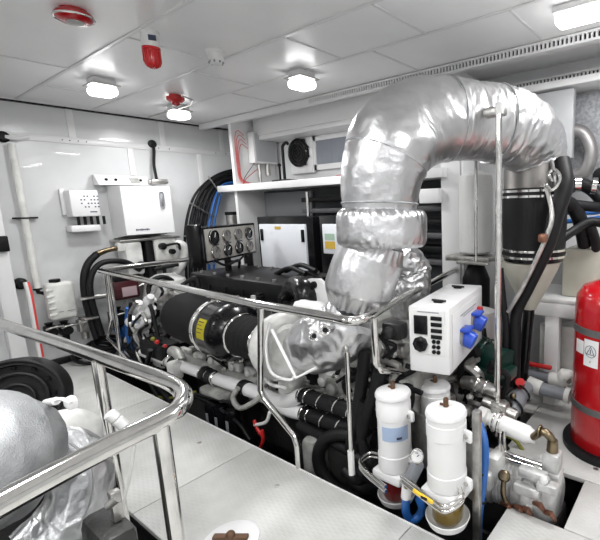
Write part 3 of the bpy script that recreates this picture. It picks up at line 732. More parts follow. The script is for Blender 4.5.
# table and cream tank
t = thing('equipment_table', 'white steel table carrying the cream tank at right', 'table', (-.8, 3.2, 0))
a = at(525, 296, y=2.95); 
MB().b2((a.x, 2.95, a.z-.03), (.6, 3.5, a.z), .004).done('tabletop', WHITE, t)
MB().b2((a.x, 2.95, a.z-.13), (.6, 2.98, a.z-.032), .003).done('apron', WHITE, t)
for x in (at(552, 340, y=2.98).x, .5):
    MB().b2((x-.05, 2.96, 0), (x+.05, 3.04, a.z-.131), .004).done('leg', WHITE, t)
MB().b2((a.x+.02, 3.3, 0), (a.x+.18, 3.33, a.z-.131), .003).done('back_panel', WHITE, t)
c = at(562, 290, y=3.08)
t = thing('cream_tank', 'cream coloured box tank standing on the white table', 'tank', (c.x+.4, 3.2, a.z))
MB().b2((c.x, 3.06, a.z+.001), (c.x+1.0, 3.48, at(562, 248, y=3.08).z), .02).done('tank_body', CREAM, t)
b = MB()
for k in range(3): b.cyl((c.x+.12+.13*k, 3.2, at(562, 248, y=3.08).z-.01), (c.x+.12+.13*k, 3.2, at(562, 248, y=3.08).z+.06), .035, 14)
b.done('filler_cap', SATIN, t)
tag(MB().b2((-1.0, 3.08, 0.001), (-.6, 3.28, .58), .01).done('under_table_cabinet', OFFW), 'pale cabinet standing under the white table', 'cabinet')

# ================================================================== EXTINGUISHER
c = at(610, 445, z=0); ER = .232
t = thing('fire_extinguisher', 'big red fire extinguisher cylinder standing on the deck at right', 'fire extinguisher', (c.x, c.y, 0))
ztop = at(603, 281, y=c.y).z
MB().lathe((c.x, c.y, .02), (0, 0, 1), [(ER*.95, 0), (ER, .02), (ER, ztop-.16), (ER*.97, ztop-.1), (ER*.82, ztop-.045), (ER*.5, ztop-.015), (.05, ztop), (.04, ztop+.05), (0, ztop+.05)], 64).done('cylinder', RED, t)
for py in (333, 412):
    z = at(590, py, y=c.y-ER).z
    MB().lathe((c.x, c.y, z-.03), (0, 0, 1), [(ER+.001, 0), (ER+.006, .002), (ER+.006, .04), (ER+.001, .042)], 64).done('steel_band', mat('dull band steel', (.16, .16, .16), .4, .5), t)
MB().lathe((c.x, c.y, .001), (0, 0, 1), [(ER+.045, 0), (ER+.045, .03), (ER+.03, .04), (ER+.01, .04)], 48).done('rubber_base', RUBBER, t)
def wrap_label(cx, cy, R_, a0, a1, z0, z1, th=.002, n=10):
    b = MB()
    for i in range(n):
        for j, (f0, f1) in enumerate([(i/n, (i+1)/n)]):
            aa, ab = a0+(a1-a0)*f0, a0+(a1-a0)*f1
            P_ = [V((cx+math.cos(a)*R_, cy+math.sin(a)*R_, z)) for a, z in ((aa, z0), (ab, z0), (ab, z1), (aa, z1))]
            b.bm.faces.new([b.bm.verts.new(p) for p in P_])
    bmesh.ops.remove_doubles(b.bm, verts=b.bm.verts, dist=1e-5)
    bmesh.ops.solidify(b.bm, geom=b.bm.faces[:], thickness=-th)
    return b
# direction from cylinder to camera
ac = math.atan2(-c.y, -c.x)
zl = at(590, 368, y=c.y-ER).z; zh = at(590, 341, y=c.y-ER).z
wrap_label(c.x, c.y, ER+.004, ac-.74, ac-.36, zl, zh).done('white_label', WHITE, t)
wrap_label(c.x, c.y, ER+.004, ac-1.05, ac-.76, zl+.06, zh-.02).done('white_label', WHITEP, t)
am = ac-.55; pc = V((c.x+math.cos(am)*(ER+.007), c.y+math.sin(am)*(ER+.007), zl+.09)); du = V((-math.sin(am), math.cos(am), 0))
b = MB(); tri = [pc-du*.024-V((0, 0, .018)), pc+du*.024-V((0, 0, .018)), pc+V((0, 0, .03))]; b.tube(tri+[tri[0]], .0022, seg=6); b.box(pc, (.004, .004, .024)); b.torus(pc, V((math.cos(am), math.sin(am), 0)), .034, .0015, 28, 6)
b.box(pc-V((0, 0, .06)), (.003, .003, .012)); b.done('warning_symbol', INK, t)

# ================================================================== GUARD RAILS
ZR = .95
t = thing('guard_rail', 'long stainless guard rail around the main engine', 'rail', (-2.5, 1.47, 0), 'engine guard rails')
crn = at(100, 270, z=ZR); A1 = at(188, 251, z=ZR); A1 = V((-5.0, 2.75, ZR))
rp = [V((crn.x+.02, 2.78, ZR)), V((crn.x+.01, 1.9, ZR)), V((crn.x+.02, crn.y+.03, ZR)), V((crn.x+.06, crn.y-.02, ZR)), at(256, 304, z=ZR), at(330, 317, z=ZR), at(352, 321, z=ZR), at(368, 317, z=ZR), at(381, 309, z=ZR), at(430, 283, z=ZR), at(470, 262, z=ZR)]
MB().tube(rp[:2]+smooth_path(rp[2:5], 1)+smooth_path(rp[5:9], 6)+rp[9:], .024, 0, 18).done('top_rail', CHROME, t)
x0 = at(256, 306, z=ZR).x; yr = at(256, 304, z=ZR).y
def post(pts): MB().tube(pts, .019, 0, 14).done('post', CHROME, t)
k0 = at(262, 395, y=yr); k1 = at(297, 440, y=yr)
post([(x0, yr, ZR), (k0.x-.01, yr, k0.z+.03), k0+V((.02, 0, -.02)), k1+V((-.02, 0, .02)), (k1.x, yr, k1.z-.04), (k1.x, yr, -.2)])
q = rp[2]; post([q, (q.x, q.y, .45), at(108, 338, y=q.y), at(134, 366, y=q.y), (at(134, 366, y=q.y).x, q.y, -.1)])
post([q+V((.09, 0, 0)), (q.x+.09, q.y, .05)])
q = at(374, 318, z=ZR); k = at(377, 372, y=q.y); post([q, (q.x, q.y, k.z+.05), (q.x+.0, q.y+.03, k.z), (q.x-.03, q.y+.3, k.z-.12), (q.x-.03, q.y+.3, -.3)])
# strut below turbine
t = thing('support_strut', 'thin stainless strut standing under the foil wrapped turbine', 'strut', at(352, 470, y=1.5))
q0 = at(347, 352, y=1.5); q1 = at(352, 474, y=1.5)
MB().tube([q0, q1], .013, seg=12).done('rod', CHROME, t)
MB().tube([q1+V((0, 0, .0)), q1+V((0, 0, .14))], .018, seg=12).done('foot_socket', WHITEP, t)
MB().tube([q0, q0+V((-.05, .04, .03))], .012, seg=8).done('hook', STEEL, t)

# foreground rail
t = thing('guard_rail', 'thick stainless guard rail with rounded corner in the left foreground', 'rail', (-1.6, .6, 0), 'engine guard rails')
fr = [at(-60, 297, z=ZR), at(0, 323, z=ZR), at(60, 343, z=ZR), at(97, 356, z=ZR), at(140, 371, z=ZR), at(166, 380.5, z=ZR), at(180, 389, z=ZR), at(183.5, 399, z=ZR), at(176, 411, z=ZR), at(160, 421, z=ZR), at(100, 451, z=ZR), at(0, 504, z=ZR), at(-60, 540, z=ZR)]
MB().tube(fr, [.026]*13, 5, 20).done('top_rail', CHROME, t)
def fpost(p, py_b, pxb): 
    d = at(pxb, py_b, y=p.y)
    MB().tube([p-V((0, 0, .01)), (p.x, p.y, .012)], .021, seg=18).done('post', CHROME, t)
    MB().lathe((p.x, p.y, .0), (0, 0, 1), [(.045, 0), (.045, .008), (.025, .012)], 20).done('base_flange', STEEL, t)
fpost(at(97, 358, z=ZR), 0, 0); fpost(at(160, 422, z=ZR), 0, 0)

# ================================================================== MAIN ENGINE
E_ = thing('main_engine', 'large black and grey marine diesel engine inside the guard rail', 'engine', (-3.0, 2.3, ZP))
# castings
MB().b2((-4.3, 2.1, -.5), (-1.5, 2.85, .35), .03).done('engine_block', DKCAST, E_)
MB().b2((-4.1, 2.02, .35), (-1.9, 2.8, .68), .03).done('cylinder_head', GREYCAST, E_)
MB().b2((-4.0, 2.15, -.72), (-1.8, 2.75, -.5), .05).done('oil_sump', DKCAST, E_)
vc0 = at(203, 288, y=1.98); 
b = MB(); b.b2((-3.95, 1.98, .74), (-2.45, 2.55, .93), .03)
o = b.done('valve_cover', SATIN, E_)
b = MB()
for k in range(6): b.box((-3.85+k*.25, 1.976, .8), (.02, .02, .09), .005)
b.done('cover_rib', SATIN, o)
b = MB()
for k in range(7): b.cyl((-3.8+k*.21, 2.03, .925), (-3.8+k*.21, 2.03, .95), .016, 8); b.cyl((-3.8+k*.21, 2.48, .925), (-3.8+k*.21, 2.48, .95), .016, 8)
b.done('cover_bolt', STEEL, o)
# black intake hose over the cover's end
b = MB(); b.tube([at(283, 300, y=1.95), at(296, 288, y=1.95), at(306, 292, y=1.9), at(305, 305, y=1.88), at(292, 312, y=1.88)], [.05, .085, .09, .08, .06], 6, 20); b.done('intake_elbow', BLACK, E_)
b = MB()
for q in ((290, 268), (300, 265), (308, 273), (318, 278)):
    b.tube([at(q[0]-14, q[1]+6, y=2.3), at(*q, y=2.25), at(q[0]+16, q[1]+6, y=2.2)], .02, 4, 10)
b.done('harness', RUBBER, E_)
# white lifting eye
a = at(316, 300, y=1.9)
pl = [at(309, 311, y=1.9), at(329, 314, y=1.9), at(333, 300, y=1.9), at(327, 287, y=1.9), at(318, 279, y=1.9), at(308, 279, y=1.9), at(306, 287, y=1.9), at(311, 297, y=1.9)]
o = MB().prism(pl, (0, .03, 0)).done('lifting_eye', WHITE, E_)
MB().cyl(at(313, 285, y=1.885), at(313, 285, y=1.885)+V((0, .05, 0)), .024, 16).done('eye_hole', BLACK, o)
b = MB(); b.tube([at(300, 307, y=1.78), at(318, 311, y=1.74), at(330, 317, y=1.7)], [.05, .06, .05], 4, 14, fn=wrinkle(.2, 20)); b.done('white_cloth_wrap', WHITEP, E_)
# gauge panel
g0 = V((-3.556, 1.95, 1.329)); gd = V((-.42, .91, 0)).normalized(); gw, gh = .80, .285
gu = V((0, 0, 1)); gn = gd.cross(gu)
if gn.dot(EYE-g0) < 0: gn = -gn
gc = g0+gd*gw/2+V((0, 0, -.135))
o = MB().box(gc-gn*.04, (gw+.06, .07, gh+.03), .01, axes=(gd, gn, gu)).done('gauge_box', BLACK, E_)
MB().box(gc, (gw-.02, .012, gh-.01), .004, axes=(gd, gn, gu)).done('gauge_plate', mat('satin aluminium plate', (.42, .4, .37), .4, .3), o)
MB().box(gc-gd*(gw/2+.05)-gn*.05, (.06, .12, gh+.08), .01, axes=(gd, gn, gu)).done('end_cheek', BLACK, o)
FACE = mat('pale gauge face', (.2, .19, .18), .4)
for i in range(4):
    for j in range(2):
        r = .062 if (i, j) == (0, 0) else .053
        c = gc+gd*(-.28+.185*i)+gu*(.062-.132*j)+gn*.006
        dark = (i, j) in ((3, 0), (1, 1), (2, 1), (0, 0))
        gg = MB().lathe(c, gn, [(r*1.12, 0), (r*1.12, .012), (r*.95, .018), (r*.92, .01), (0, .01)], 28).done('gauge', BLACK if dark else FACE, o)
        MB().torus(c+gn*.012, gn, r*1.05, .0045, 28, 8).done('bezel', CHROME, gg)
        a = random.uniform(.6, 2.5); dv = gd*math.cos(a)+gu*math.sin(a)
        MB().tube([c+gn*.014, c+gn*.014+dv*r*.7], .003, seg=6).done('needle', WHITE if dark else INK, gg)
b = MB()
for i in range(4): b.box(gc+gd*(-.26+.185*i)+gu*(-.004)+gn*.009, (.09, .004, .01), 0, axes=(gd, gn, gu))
b.done('lettering', INK, o)
b = MB(); b.tube([gc-gu*.14-gd*.1, gc-gu*.14-gd*.1-V((0, 0, .25))], .03, seg=10); b.tube([gc-gu*.14+gd*.25, gc-gu*.14+gd*.25-V((0, 0, .25))], .045, seg=12); b.tube([gc-gu*.14-gd*.3, gc-gu*.2-gd*.2+gn*.05, gc-gu*.18+gn*.05, gc-gu*.3+gd*.05], .012, 5, 8); b.tube([gc-gu*.14-gd*.2, gc-gu*.19+gn*.03, gc-gu*.14+gd*.2], .01, 5, 8)
b.done('panel_stand', SATIN, o)
# air filter
fa = at(162, 313, y=1.78); fb = at(230, 331, y=1.78)
fa = V((-4.02, 1.80, .60)); fx = V((1, -.08, .0)).normalized()
def fpt(px): # point on filter axis below px
    best = None
    for i in range(400):
        q = fa+fx*(i*.005-.2)
        d = q-EYE; u_ = CX+FPX*d.dot(RT)/d.dot(_f)
        if best is None or abs(u_-px) < best[0]: best = (abs(u_-px), q)
    return best[1]
f1, f2, f3, f4 = fpt(184), fpt(219), fpt(242), fpt(272)
FR = .205
o = MB().lathe(f1, fx, [(.12, -.03), (FR*.93, 0), (FR*.98, .03), (FR, (f2-f1).length)], 48).done('air_filter', MESH, E_)
MB().lathe(f2, fx, [(FR+.012, -.012), (FR+.018, -.008), (FR+.018, .02), (FR+.012, .024)], 48).done('steel_band', CHROME, o)
MB().lathe(f2, fx, [(FR+.008, .024), (FR+.01, .2), (FR+.015, (f3-f2).length-.1), (FR-.01, (f3-f2).length-.04), (.15, (f3-f2).length)], 48).done('filter_housing', BLACK, o)
b = MB(); L2 = (f3-f2).length
for k in range(24):
    a = 2*PI*k/24; u_, v_ = frame_from(fx); b.ball(f2+fx*(L2-.05)+(u_*math.cos(a)+v_*math.sin(a))*(FR-.005), .009, seg=8)
b.done('housing_bolt', SATIN, o)
b = MB(); b.torus(f3-fx*.06, fx, FR-.03, .012, 40, 8); b.done('flange_ring', SATIN, o)
# yellow label on the housing facing the aisle
u_, v_ = frame_from(fx)
def ring_patch(base, R_, a0, a1, l, th=.003, n=8):
    b = MB(); side = V((0, -1, 0)); side = (side-fx*side.dot(fx)).normalized(); top = fx.cross(side)
    if top.z < 0: top = -top
    rows = []
    for i in range(n+1):
        a = a0+(a1-a0)*i/n; q = side*math.cos(a)+top*math.sin(a)
        rows.append([b.bm.verts.new(base+q*R_), b.bm.verts.new(base+q*R_+fx*l)])
    for i in range(n): b.bm.faces.new((rows[i][0], rows[i][1], rows[i+1][1], rows[i+1][0]))
    bmesh.ops.solidify(b.bm, geom=b.bm.faces[:], thickness=th); return b
yl = ring_patch(f2+fx*.1, FR+.014, -.05, .62, .12).done('yellow_label', YEL, o)
b = ring_patch(f2+fx*.115, FR+.018, .5, .53, .08, .001, 2)
b2_ = ring_patch(f2+fx*.115, FR+.018, .4, .42, .06, .001, 2); b2_.done('print_line', INK, yl); b.done('print_line', INK, yl)
ring_patch(f2+fx*.115, FR+.018, .28, .30, .09, .001, 2).done('print_line', INK, yl); ring_patch(f2+fx*.115, FR+.018, .16, .18, .07, .001, 2).done('print_line', INK, yl)
# hose to turbo
o = MB().tube([f3-fx*.03, f3.lerp(f4, .5), f4], [.15, .145, .135], 8, 40, fn=lambda t_, a, r, p: r*(1+.015*math.sin(t_*40)+.02*noise.noise(V(p)*10))).done('intake_hose', MESH, E_)
MB().torus(f3+fx*.03, fx, .152, .009, 36, 8).done('hose_clamp', CHROME, o); MB().torus(f4-fx*.05, fx, .142, .009, 36, 8).done('hose_clamp', CHROME, o)
# turbo compressor
tc = at(284, 344, y=1.66); tx = V((.93, -.3, .05)).normalized()
o = MB().lathe(tc-tx*.1, tx, [(.11, -.05), (.13, -.02), (.185, .0), (.2, .05), (.2, .1), (.17, .16), (.12, .2)], 44).done('turbocharger', LIGHTCAST, E_)
b = MB(); u_, v_ = frame_from(tx)
b.tube([tc+tx*.02+(u_*math.cos(a)+v_*math.sin(a))*.15 for a in [PI*2*k/16 for k in range(15)]], [.05, .095], 2, 20); b.tube([tc+V((-.02, 0, -.12)), at(291, 375, y=1.72), at(291, 396, y=1.8)], [.1, .09, .085], 5, 24)
b.done('compressor_scroll', LIGHTCAST, o)
b = MB()
b.tube([at(270, 322, y=1.5), at(266, 345, y=1.46), at(271, 372, y=1.45), at(290, 380, y=1.45), at(296, 372, y=1.5)], .009, 5, 10)
b.tube([at(262, 335, y=1.52), at(262, 360, y=1.5), at(268, 382, y=1.55), at(285, 388, y=1.55)], .011, 5, 10)
b.tube([at(272, 330, y=1.45), at(283, 352, y=1.4), at(296, 378, y=1.4), at(316, 368, y=1.45)], .009, 0, 10)
b.done('oil_pipe', WHITEP, o)
b = MB()
for k in range(8):
    a = 2*PI*k/8; b.cyl(tc-tx*.115+(u_*math.cos(a)+v_*math.sin(a))*.16, tc-tx*.09+(u_*math.cos(a)+v_*math.sin(a))*.16, .012, 8)
b.done('scroll_bolt', STEEL, o)
# turbine blanket
b = MB(); b.tube([at(302, 347, y=1.6), at(312, 345, y=1.58), at(326, 340, y=1.6), at(345, 328, y=1.64), at(356, 312, y=1.67)], [.12, .165, .18, .175, .15], 22, 96, fn=wrinkle(.09, 5, 3, around=1.5, along=5))
o = b.done('turbine_blanket', FOIL, E_)
for q in ((314, 336), (325, 330)):
    c = at(*q, y=1.44); d = (EYE-c).normalized(); c2 = c-d*(-.0)
    b = MB(); b.torus(c, d, .024, .006, 20, 8); e_ = b.done('eyelet', CHROME, o); MB().cyl(c-d*.05, c+d*.003, .015, 16).done('eyelet_hole', SATIN, e_) if False else MB().cyl(c-d*.05, c+d*.004, .014, 16).done('eyelet_stud', SATIN, o)
MB().lathe(at(354, 345, y=1.8), (.3, -.5, 0), [(.1, -.05), (.12, 0), (.12, .06), (.06, .08), (0, .08)], 20).done('turbine_flange', GREYCAST, o)
# right-hand casting: flywheel housing and gearbox, behind the strut
o = MB().b2((-1.95, 1.85, .1), (-1.32, 2.7, .62), .05).done('flywheel_housing', GREYCAST, E_)
b = MB()
for i in range(3):
    for j in range(3): b.cyl((-1.9+i*.24, 1.83, .18+j*.18), (-1.9+i*.24, 1.86, .18+j*.18), .02, 8)
b.done('housing_bolt', STEEL, o)
b = MB()
for i in range(3): b.box((-1.86+i*.2, 1.84, .36), (.03, .05, .5), .01)
b.done('housing_rib', LIGHTCAST, o)
MB().b2((-1.32, 2.05, -.3), (-1.26, 2.55, .35), .04).done('gearbox', DKCAST, E_)
# belt guard (grey disc bottom)
c = at(322, 456, y=1.62)
o = MB().b2((c.x-.12, 1.55, c.z-.25), (c.x+.0, 1.7, c.z+.12), .04).done('starter_cover', GREYCAST, E_)
b = MB(); b.torus(c+V((.2, .02, 0)), (.3, -1, 0), .2, .04, 36, 12); b.done('drive_ring', RUBBER, E_)
b = MB(); b.lathe(c+V((.22, .08, 0)), (.3, -1, 0), [(.19, -.06), (.19, .02), (.12, .05), (.05, .06), (0, .06)], 30); b.done('pulley', DKCAST, E_)
# white coolant pipe
def P17(px, py, y=1.68): return at(px, py, y=y)
cp = [(143, 352), (168, 361), (196, 371), (226, 382), (258, 393), (282, 403)]
o = MB().tube([P17(*q) for q in cp], [.043, .045, .046, .048, .05, .05], 3, 24).done('coolant_pipe', WHITE, E_)
MB().tube([P17(278, 402), P17(290, 401), P17(301, 395)], [.06, .05, .046], 4, 20).done('upper_fork', WHITE, o)
MB().tube([P17(278, 402), P17(292, 410), P17(303, 413)], [.06, .05, .046], 4, 20).done('lower_fork', WHITE, o)
b = MB()
for px, py in ((175, 363), (206, 374), (212, 377), (245, 388)):
    c = P17(px, py); b.lathe(c, V((1, 0, -.03)), [(.054, -.035), (.058, -.03), (.058, .03), (.054, .035)], 24)
b.done('rubber_joint', RUBBER, o)
b = MB()
for px, py in ((170, 361.5), (180, 365), (204, 373), (217, 379), (303, 395), (309, 397), (305, 413), (311, 415)):
    c = P17(px, py); b.torus(c, V((1, 0, -.1)), (.056 if px < 290 else .05), .006, 24, 8)
b.done('hose_clamp', CHROME, o)
hz = [[(301, 395), (318, 400), (345, 409), (375, 422)], [(303, 413), (322, 419), (348, 428), (375, 440)]]
for h in hz: MB().tube([P17(*q) for q in h], .047, 5, 18).done('coolant_hose', RUBBER, E_)
for h in ([(300, 425), (330, 440), (352, 452), (370, 470)], [(345, 470), (358, 480), (372, 470), (385, 455)], [(350, 450), (356, 420), (362, 380), (365, 350)], [(362, 440), (368, 410), (376, 390), (380, 370)], [(350, 478), (365, 488), (380, 482), (392, 490)], [(352, 440), (360, 470), (378, 482), (400, 500)], [(366, 400), (362, 430), (370, 460), (390, 470)]):
    MB().tube([at(*q, y=1.64) for q in h], .036, 6, 14).done('bundle_hose', RUBBER, E_)
# second, grey pipe left and above
MB().tube([at(130, 340, y=1.78), at(160, 352, y=1.78), at(195, 364, y=1.78), at(240, 380, y=1.8), at(262, 384, y=1.8)], .06, 4, 20).done('water_manifold', GREYCAST, E_)
MB().tube([at(168, 351, y=1.72), at(176, 352, y=1.72), at(182, 362, y=1.7)], .045, 5, 16).done('manifold_branch', GREYCAST, E_)
b = MB(); b.box(at(175, 370, y=1.62), (.12, .1, .16), .03); b.box(at(163, 360, y=1.75), (.2, .12, .12), .03); b.done('thermostat_housing', LIGHTCAST, E_)
# cylinder bank of light castings between filter and pipe
for k, px in enumerate((158, 176, 194, 213, 232, 250, 268)):
    py = 352+(px-158)*.3
    b = MB(); c = at(px, py, y=1.92); b.box(c, (.2, .16, .2), .04); b.cyl(c+V((0, -.1, .02)), c+V((0, -.06, .02)), .04, 12); b.cyl(c+V((0, 0, .1)), c+V((0, 0, .16)), .03, 10)
    b.done('injector_housing', GREYCAST if k % 3 else LIGHTCAST, E_)
rnd = random.Random(3)
for k in range(16):   # fuel lines and small pipes along the head
    px = rnd.uniform(150, 345); py = 345+(px-150)*.3+rnd.uniform(-18, 22)
    y = 1.82+rnd.uniform(-.05, .05)
    pts = [at(px+dx, py+dy, y=y) for dx, dy in ((0, 0), (rnd.uniform(4, 12), rnd.uniform(-10, 6)), (rnd.uniform(14, 24), rnd.uniform(-6, 10)), (rnd.uniform(22, 34), rnd.uniform(2, 18)))]
    MB().tube(pts, rnd.choice([.011, .014, .018]), 4, 8).done('fuel_line', rnd.choice([STEEL, SATIN, GREYCAST, LIGHTCAST]), E_)
for k in range(14):
    px = rnd.uniform(205, 300); py = 300+rnd.uniform(-6, 6)+(px-205)*.03
    c = at(px, py+4, y=1.92)
    b = MB(); b.cyl(c+V((0, 0, -.05)), c+V((0, 0, .03)), .028, 12); b.cyl(c+V((0, 0, .03)), c+V((0, 0, .05)), .018, 8); b.done('injector', rnd.choice([STEEL, LIGHTCAST, SATIN]), E_)
# right side castings between riser and box
for (px, py, s_, mt) in [(365, 335, .1, GREYCAST), (388, 345, .12, LIGHTCAST), (375, 358, .12, GREYCAST), (395, 366, .1, DKCAST), (410, 380, .1, GREYCAST), (340, 385, .12, GREYCAST), (362, 395, .12, LIGHTCAST), (395, 330, .1, DKCAST), (400, 350, .08, STEEL), (412, 392, .08, STEEL), (330, 378, .1, LIGHTCAST)]:
    c = at(px, py, y=1.86)
    b = MB(); b.box(c, (s_*1.3, s_, s_), .02); b.lathe(c+V((0, -s_*.5, 0)), (0, -1, 0), [(s_*.35, 0), (s_*.35, .03), (s_*.2, .04), (0, .04)], 14); b.done('accessory_casting', mt, E_)
for k in range(16):
    px = rnd.uniform(352, 408); py = rnd.uniform(325, 400)
    pts = [at(px+dx, py+dy, y=1.78) for dx, dy in ((0, 0), (rnd.uniform(-12, 12), rnd.uniform(4, 12)), (rnd.uniform(-16, 16), rnd.uniform(14, 26)), (rnd.uniform(-20, 20), rnd.uniform(26, 40)))]
    MB().tube(pts, rnd.choice([.01, .015, .02, .026]), 4, 8).done('engine_hose', rnd.choice([RUBBER, STEEL, SATIN, RUBBER]), E_)
# lower left: oil filters, cylinders, red clip
for i, px in enumerate((213, 222, 233)):
    c = at(px, 412+i*4, y=1.62)
    o = MB().lathe(c+V((0, 0, -.2)), (0, 0, 1), [(.04, 0), (.055, .01), (.055, .26), (.045, .29), (0, .29)], 20).done('oil_filter', BLACK, E_)
    MB().box(c+V((.01, -.056, -.03)), (.03, .004, .09)).done('filter_label', GINK, o)
b = MB(); c = at(218, 392, y=1.66); b.box(c, (.34, .14, .07), .03); b.done('filter_head', GREYCAST, E_)
b = MB(); b.tube([at(238, 388, y=1.6), at(233, 398, y=1.58), at(240, 408, y=1.57), at(254, 402, y=1.57), at(262, 395, y=1.6)], .019, 5, 12); b.done('elbow_pipe', GREYCAST, E_)
for h, mt in (([(254, 420), (258, 430), (263, 436)], REDP), ([(262, 430), (263, 440), (260, 448)], REDP), ([(255, 425), (266, 422), (270, 412)], WHITEP), ([(150, 395), (170, 398), (195, 392)], YGREEN), ([(190, 395), (205, 400), (235, 420), (250, 440)], RUBBER), ([(140, 370), (160, 385), (200, 395), (240, 405)], RUBBER)):
    MB().tube([at(*q, y=1.6) for q in h], .012 if mt != REDP else .012, 5, 8).done('wiring_loom', mt, E_)
MB().b2((-3.2, 1.9, -.4), (-2.0, 2.1, .1), .03).done('side_plate', DKCAST, E_)
# front (left) end of the engine: pulleys, black box, white pump
c = at(173, 345, y=1.75)
o = MB().box(at(160, 348, y=1.72), (.45, .18, .16), .03).done('front_cover', SATIN, E_)
b = MB(); b.ball(at(157, 342, y=1.6), .02); b.ball(at(165, 346, y=1.6), .016); b.done('red_plug', REDP, E_)
MB().ball(at(153, 339, y=1.6), .02).done('yellow_plug', YGREEN, E_)
for (px, py) in ((142, 320), (135, 312), (147, 308)):
    b = MB(); c = at(px, py, y=1.85); b.tube([c+V((-.1, 0, -.08)), c, c+V((.06, 0, .08))], [.05, .06, .05], 3, 14, fn=wrinkle(.2, 12)); b.done('white_pipe_lagging', WHITE, E_)
for k in range(26):
    px = rnd.uniform(140, 205); py = rnd.uniform(283, 350); 
    if px > 160 and py > 290: continue
    pts = [at(px+dx, py+dy, y=1.95) for dx, dy in ((0, 0), (rnd.uniform(-10, 14), rnd.uniform(-8, 8)), (rnd.uniform(-12, 18), rnd.uniform(4, 16)), (rnd.uniform(-14, 16), rnd.uniform(16, 32)))]
    MB().tube(pts, rnd.choice([.014, .02, .028, .034]), 4, 8).done('front_hose', rnd.choice([RUBBER, RUBBER, SATIN, STEEL, LIGHTCAST]), E_)
b = MB(); b.torus(at(163, 290, y=2.1), (1, 0, .2), .14, .025, 28, 8); b.torus(at(150, 330, y=1.9), (1, -.4, .2), .18, .025, 28, 8); b.done('drive_belt', RUBBER, E_)
b = MB(); b.tube([at(125, 345, y=1.7), at(150, 375, y=1.65), at(170, 400, y=1.6), at(185, 420, y=1.6)], .03, 5, 12); b.tube([at(150, 350, y=1.6), at(147, 375, y=1.6), at(160, 400, y=1.6)], .02, 5, 10); b.done('lower_hose', RUBBER, E_)
for k in range(46):
    px = rnd.uniform(150, 400); py = 338+(px-150)*.2+rnd.uniform(-16, 34)
    c = at(px, py, y=rnd.uniform(1.74, 1.84)); r = rnd.choice([.012, .016, .02])
    MB().lathe(c, (rnd.uniform(-.2, .2), -1, rnd.uniform(0, .4)), [(r*1.5, 0), (r*1.5, .006), (r, .006), (r, .022), (0, .024)], 6 if k % 2 else 14).done('bolt', rnd.choice([STEEL, CHROME, LIGHTCAST, SATIN]), E_)
for (px, py, s_, a_) in [(186, 352, .1, 0), (200, 357, .09, .3), (215, 360, .11, 0), (236, 366, .1, .2), (252, 372, .09, 0), (268, 378, .08, .3), (180, 362, .08, 0)]:
    c = at(px, py, y=1.83); b = MB(); b.box(c, (s_*1.6, .05, s_*.8), .014); b.lathe(c, (0, -1, .1), [(s_*.3, 0), (s_*.3, .045), (s_*.2, .055), (0, .055)], 16)
    b.done('cover_plate', LIGHTCAST, E_)
for (x0_, y0_) in [(322, 401), (338, 406), (352, 411), (325, 420), (341, 425)]:
    MB().torus(at(x0_, y0_, y=1.68), (1, 0, -.25), .05, .006, 24, 8).done('hose_clamp', CHROME, E_)
for (px, py) in [(136, 330), (141, 318), (146, 325), (138, 307), (151, 312), (131, 322), (144, 335), (149, 301)]:
    c = at(px, py, y=1.72); a_ = rnd.uniform(0, 3)
    b = MB(); b.tube([c-V((math.cos(a_)*.07, 0, math.sin(a_)*.07)), c, c+V((.05, 0, .05))], [.032, .04, .03], 3, 14); b.lathe(c, (.2, -1, .1), [(.045, -.02), (.045, .03), (.025, .04), (0, .04)], 14)
    b.done('white_fitting', WHITE, E_)
for k in range(12):
    px = rnd.uniform(126, 160); py = rnd.uniform(300, 345)
    pts = [at(px+dx, py+dy, y=1.66) for dx, dy in ((0, 0), (rnd.uniform(-8, 8), rnd.uniform(4, 12)), (rnd.uniform(-10, 10), rnd.uniform(14, 26)), (rnd.uniform(-6, 12), rnd.uniform(30, 42)))]
    MB().tube(pts, rnd.choice([.008, .012, .018]), 4, 8).done('small_hose', rnd.choice([RUBBER, RUBBER, SATIN, STEEL]), E_)
# blue hoses left
t = thing('blue_hose', 'pair of blue hoses hanging behind the far corner of the rail', 'hose', at(133, 335, y=1.75))
for h in ([(128, 308), (127, 325), (130, 345), (134, 362)], [(135, 322), (133, 340), (134, 358), (131, 372)]):
    MB().tube([at(*q, y=1.72) for q in h], .022, 5, 10).done('hose', BLUE, t)
# ================================================================== OUTLET BOX
cn = V((-1.049, 1.8, .97)); ua = V((-.98, -.19, 0)).normalized(); va = V((-.19, .98, 0)).normalized(); zz_ = V((0, 0, 1))
bw, bd, bh = .228, .65, .36
c = cn+ua*bw/2+va*bd/2-zz_*bh/2
t = thing('outlet_box', 'white electrical outlet box with blue sockets mounted beside the rail', 'electrical box', c-zz_*bh/2)
MB().box(c, (bw, bd, bh), .008, axes=(ua, va, zz_)).done('housing', WHITE, t)
na = -va; nb = -ua
fc = cn+ua*bw/2-zz_*bh/2   # left face centre
o = MB().box(fc+na*.002+zz_*.045, (bw*.78, .004, .235), 0, axes=(ua, na, zz_)).done('breaker_panel', WHITEP, t)
def fbox(o_, name, du, dz, w_, h_, mt, th=.012): MB().box(fc+na*.006+ua*du+zz_*dz, (w_, th, h_), .002, axes=(ua, na, zz_)).done(name, mt, o_)
fbox(o, 'meter_window', .042, .085, .075, .1, BLACK, .014)
for k in range(4): fbox(o, 'breaker_switch', -.045, .125-.033*k, .06, .02, SATIN)
MB().lathe(fc+na*.003+ua*.045-zz_*.02, na, [(.042, 0), (.042, .015), (.03, .02), (0, .012)], 8).done('socket', BLACK, o)
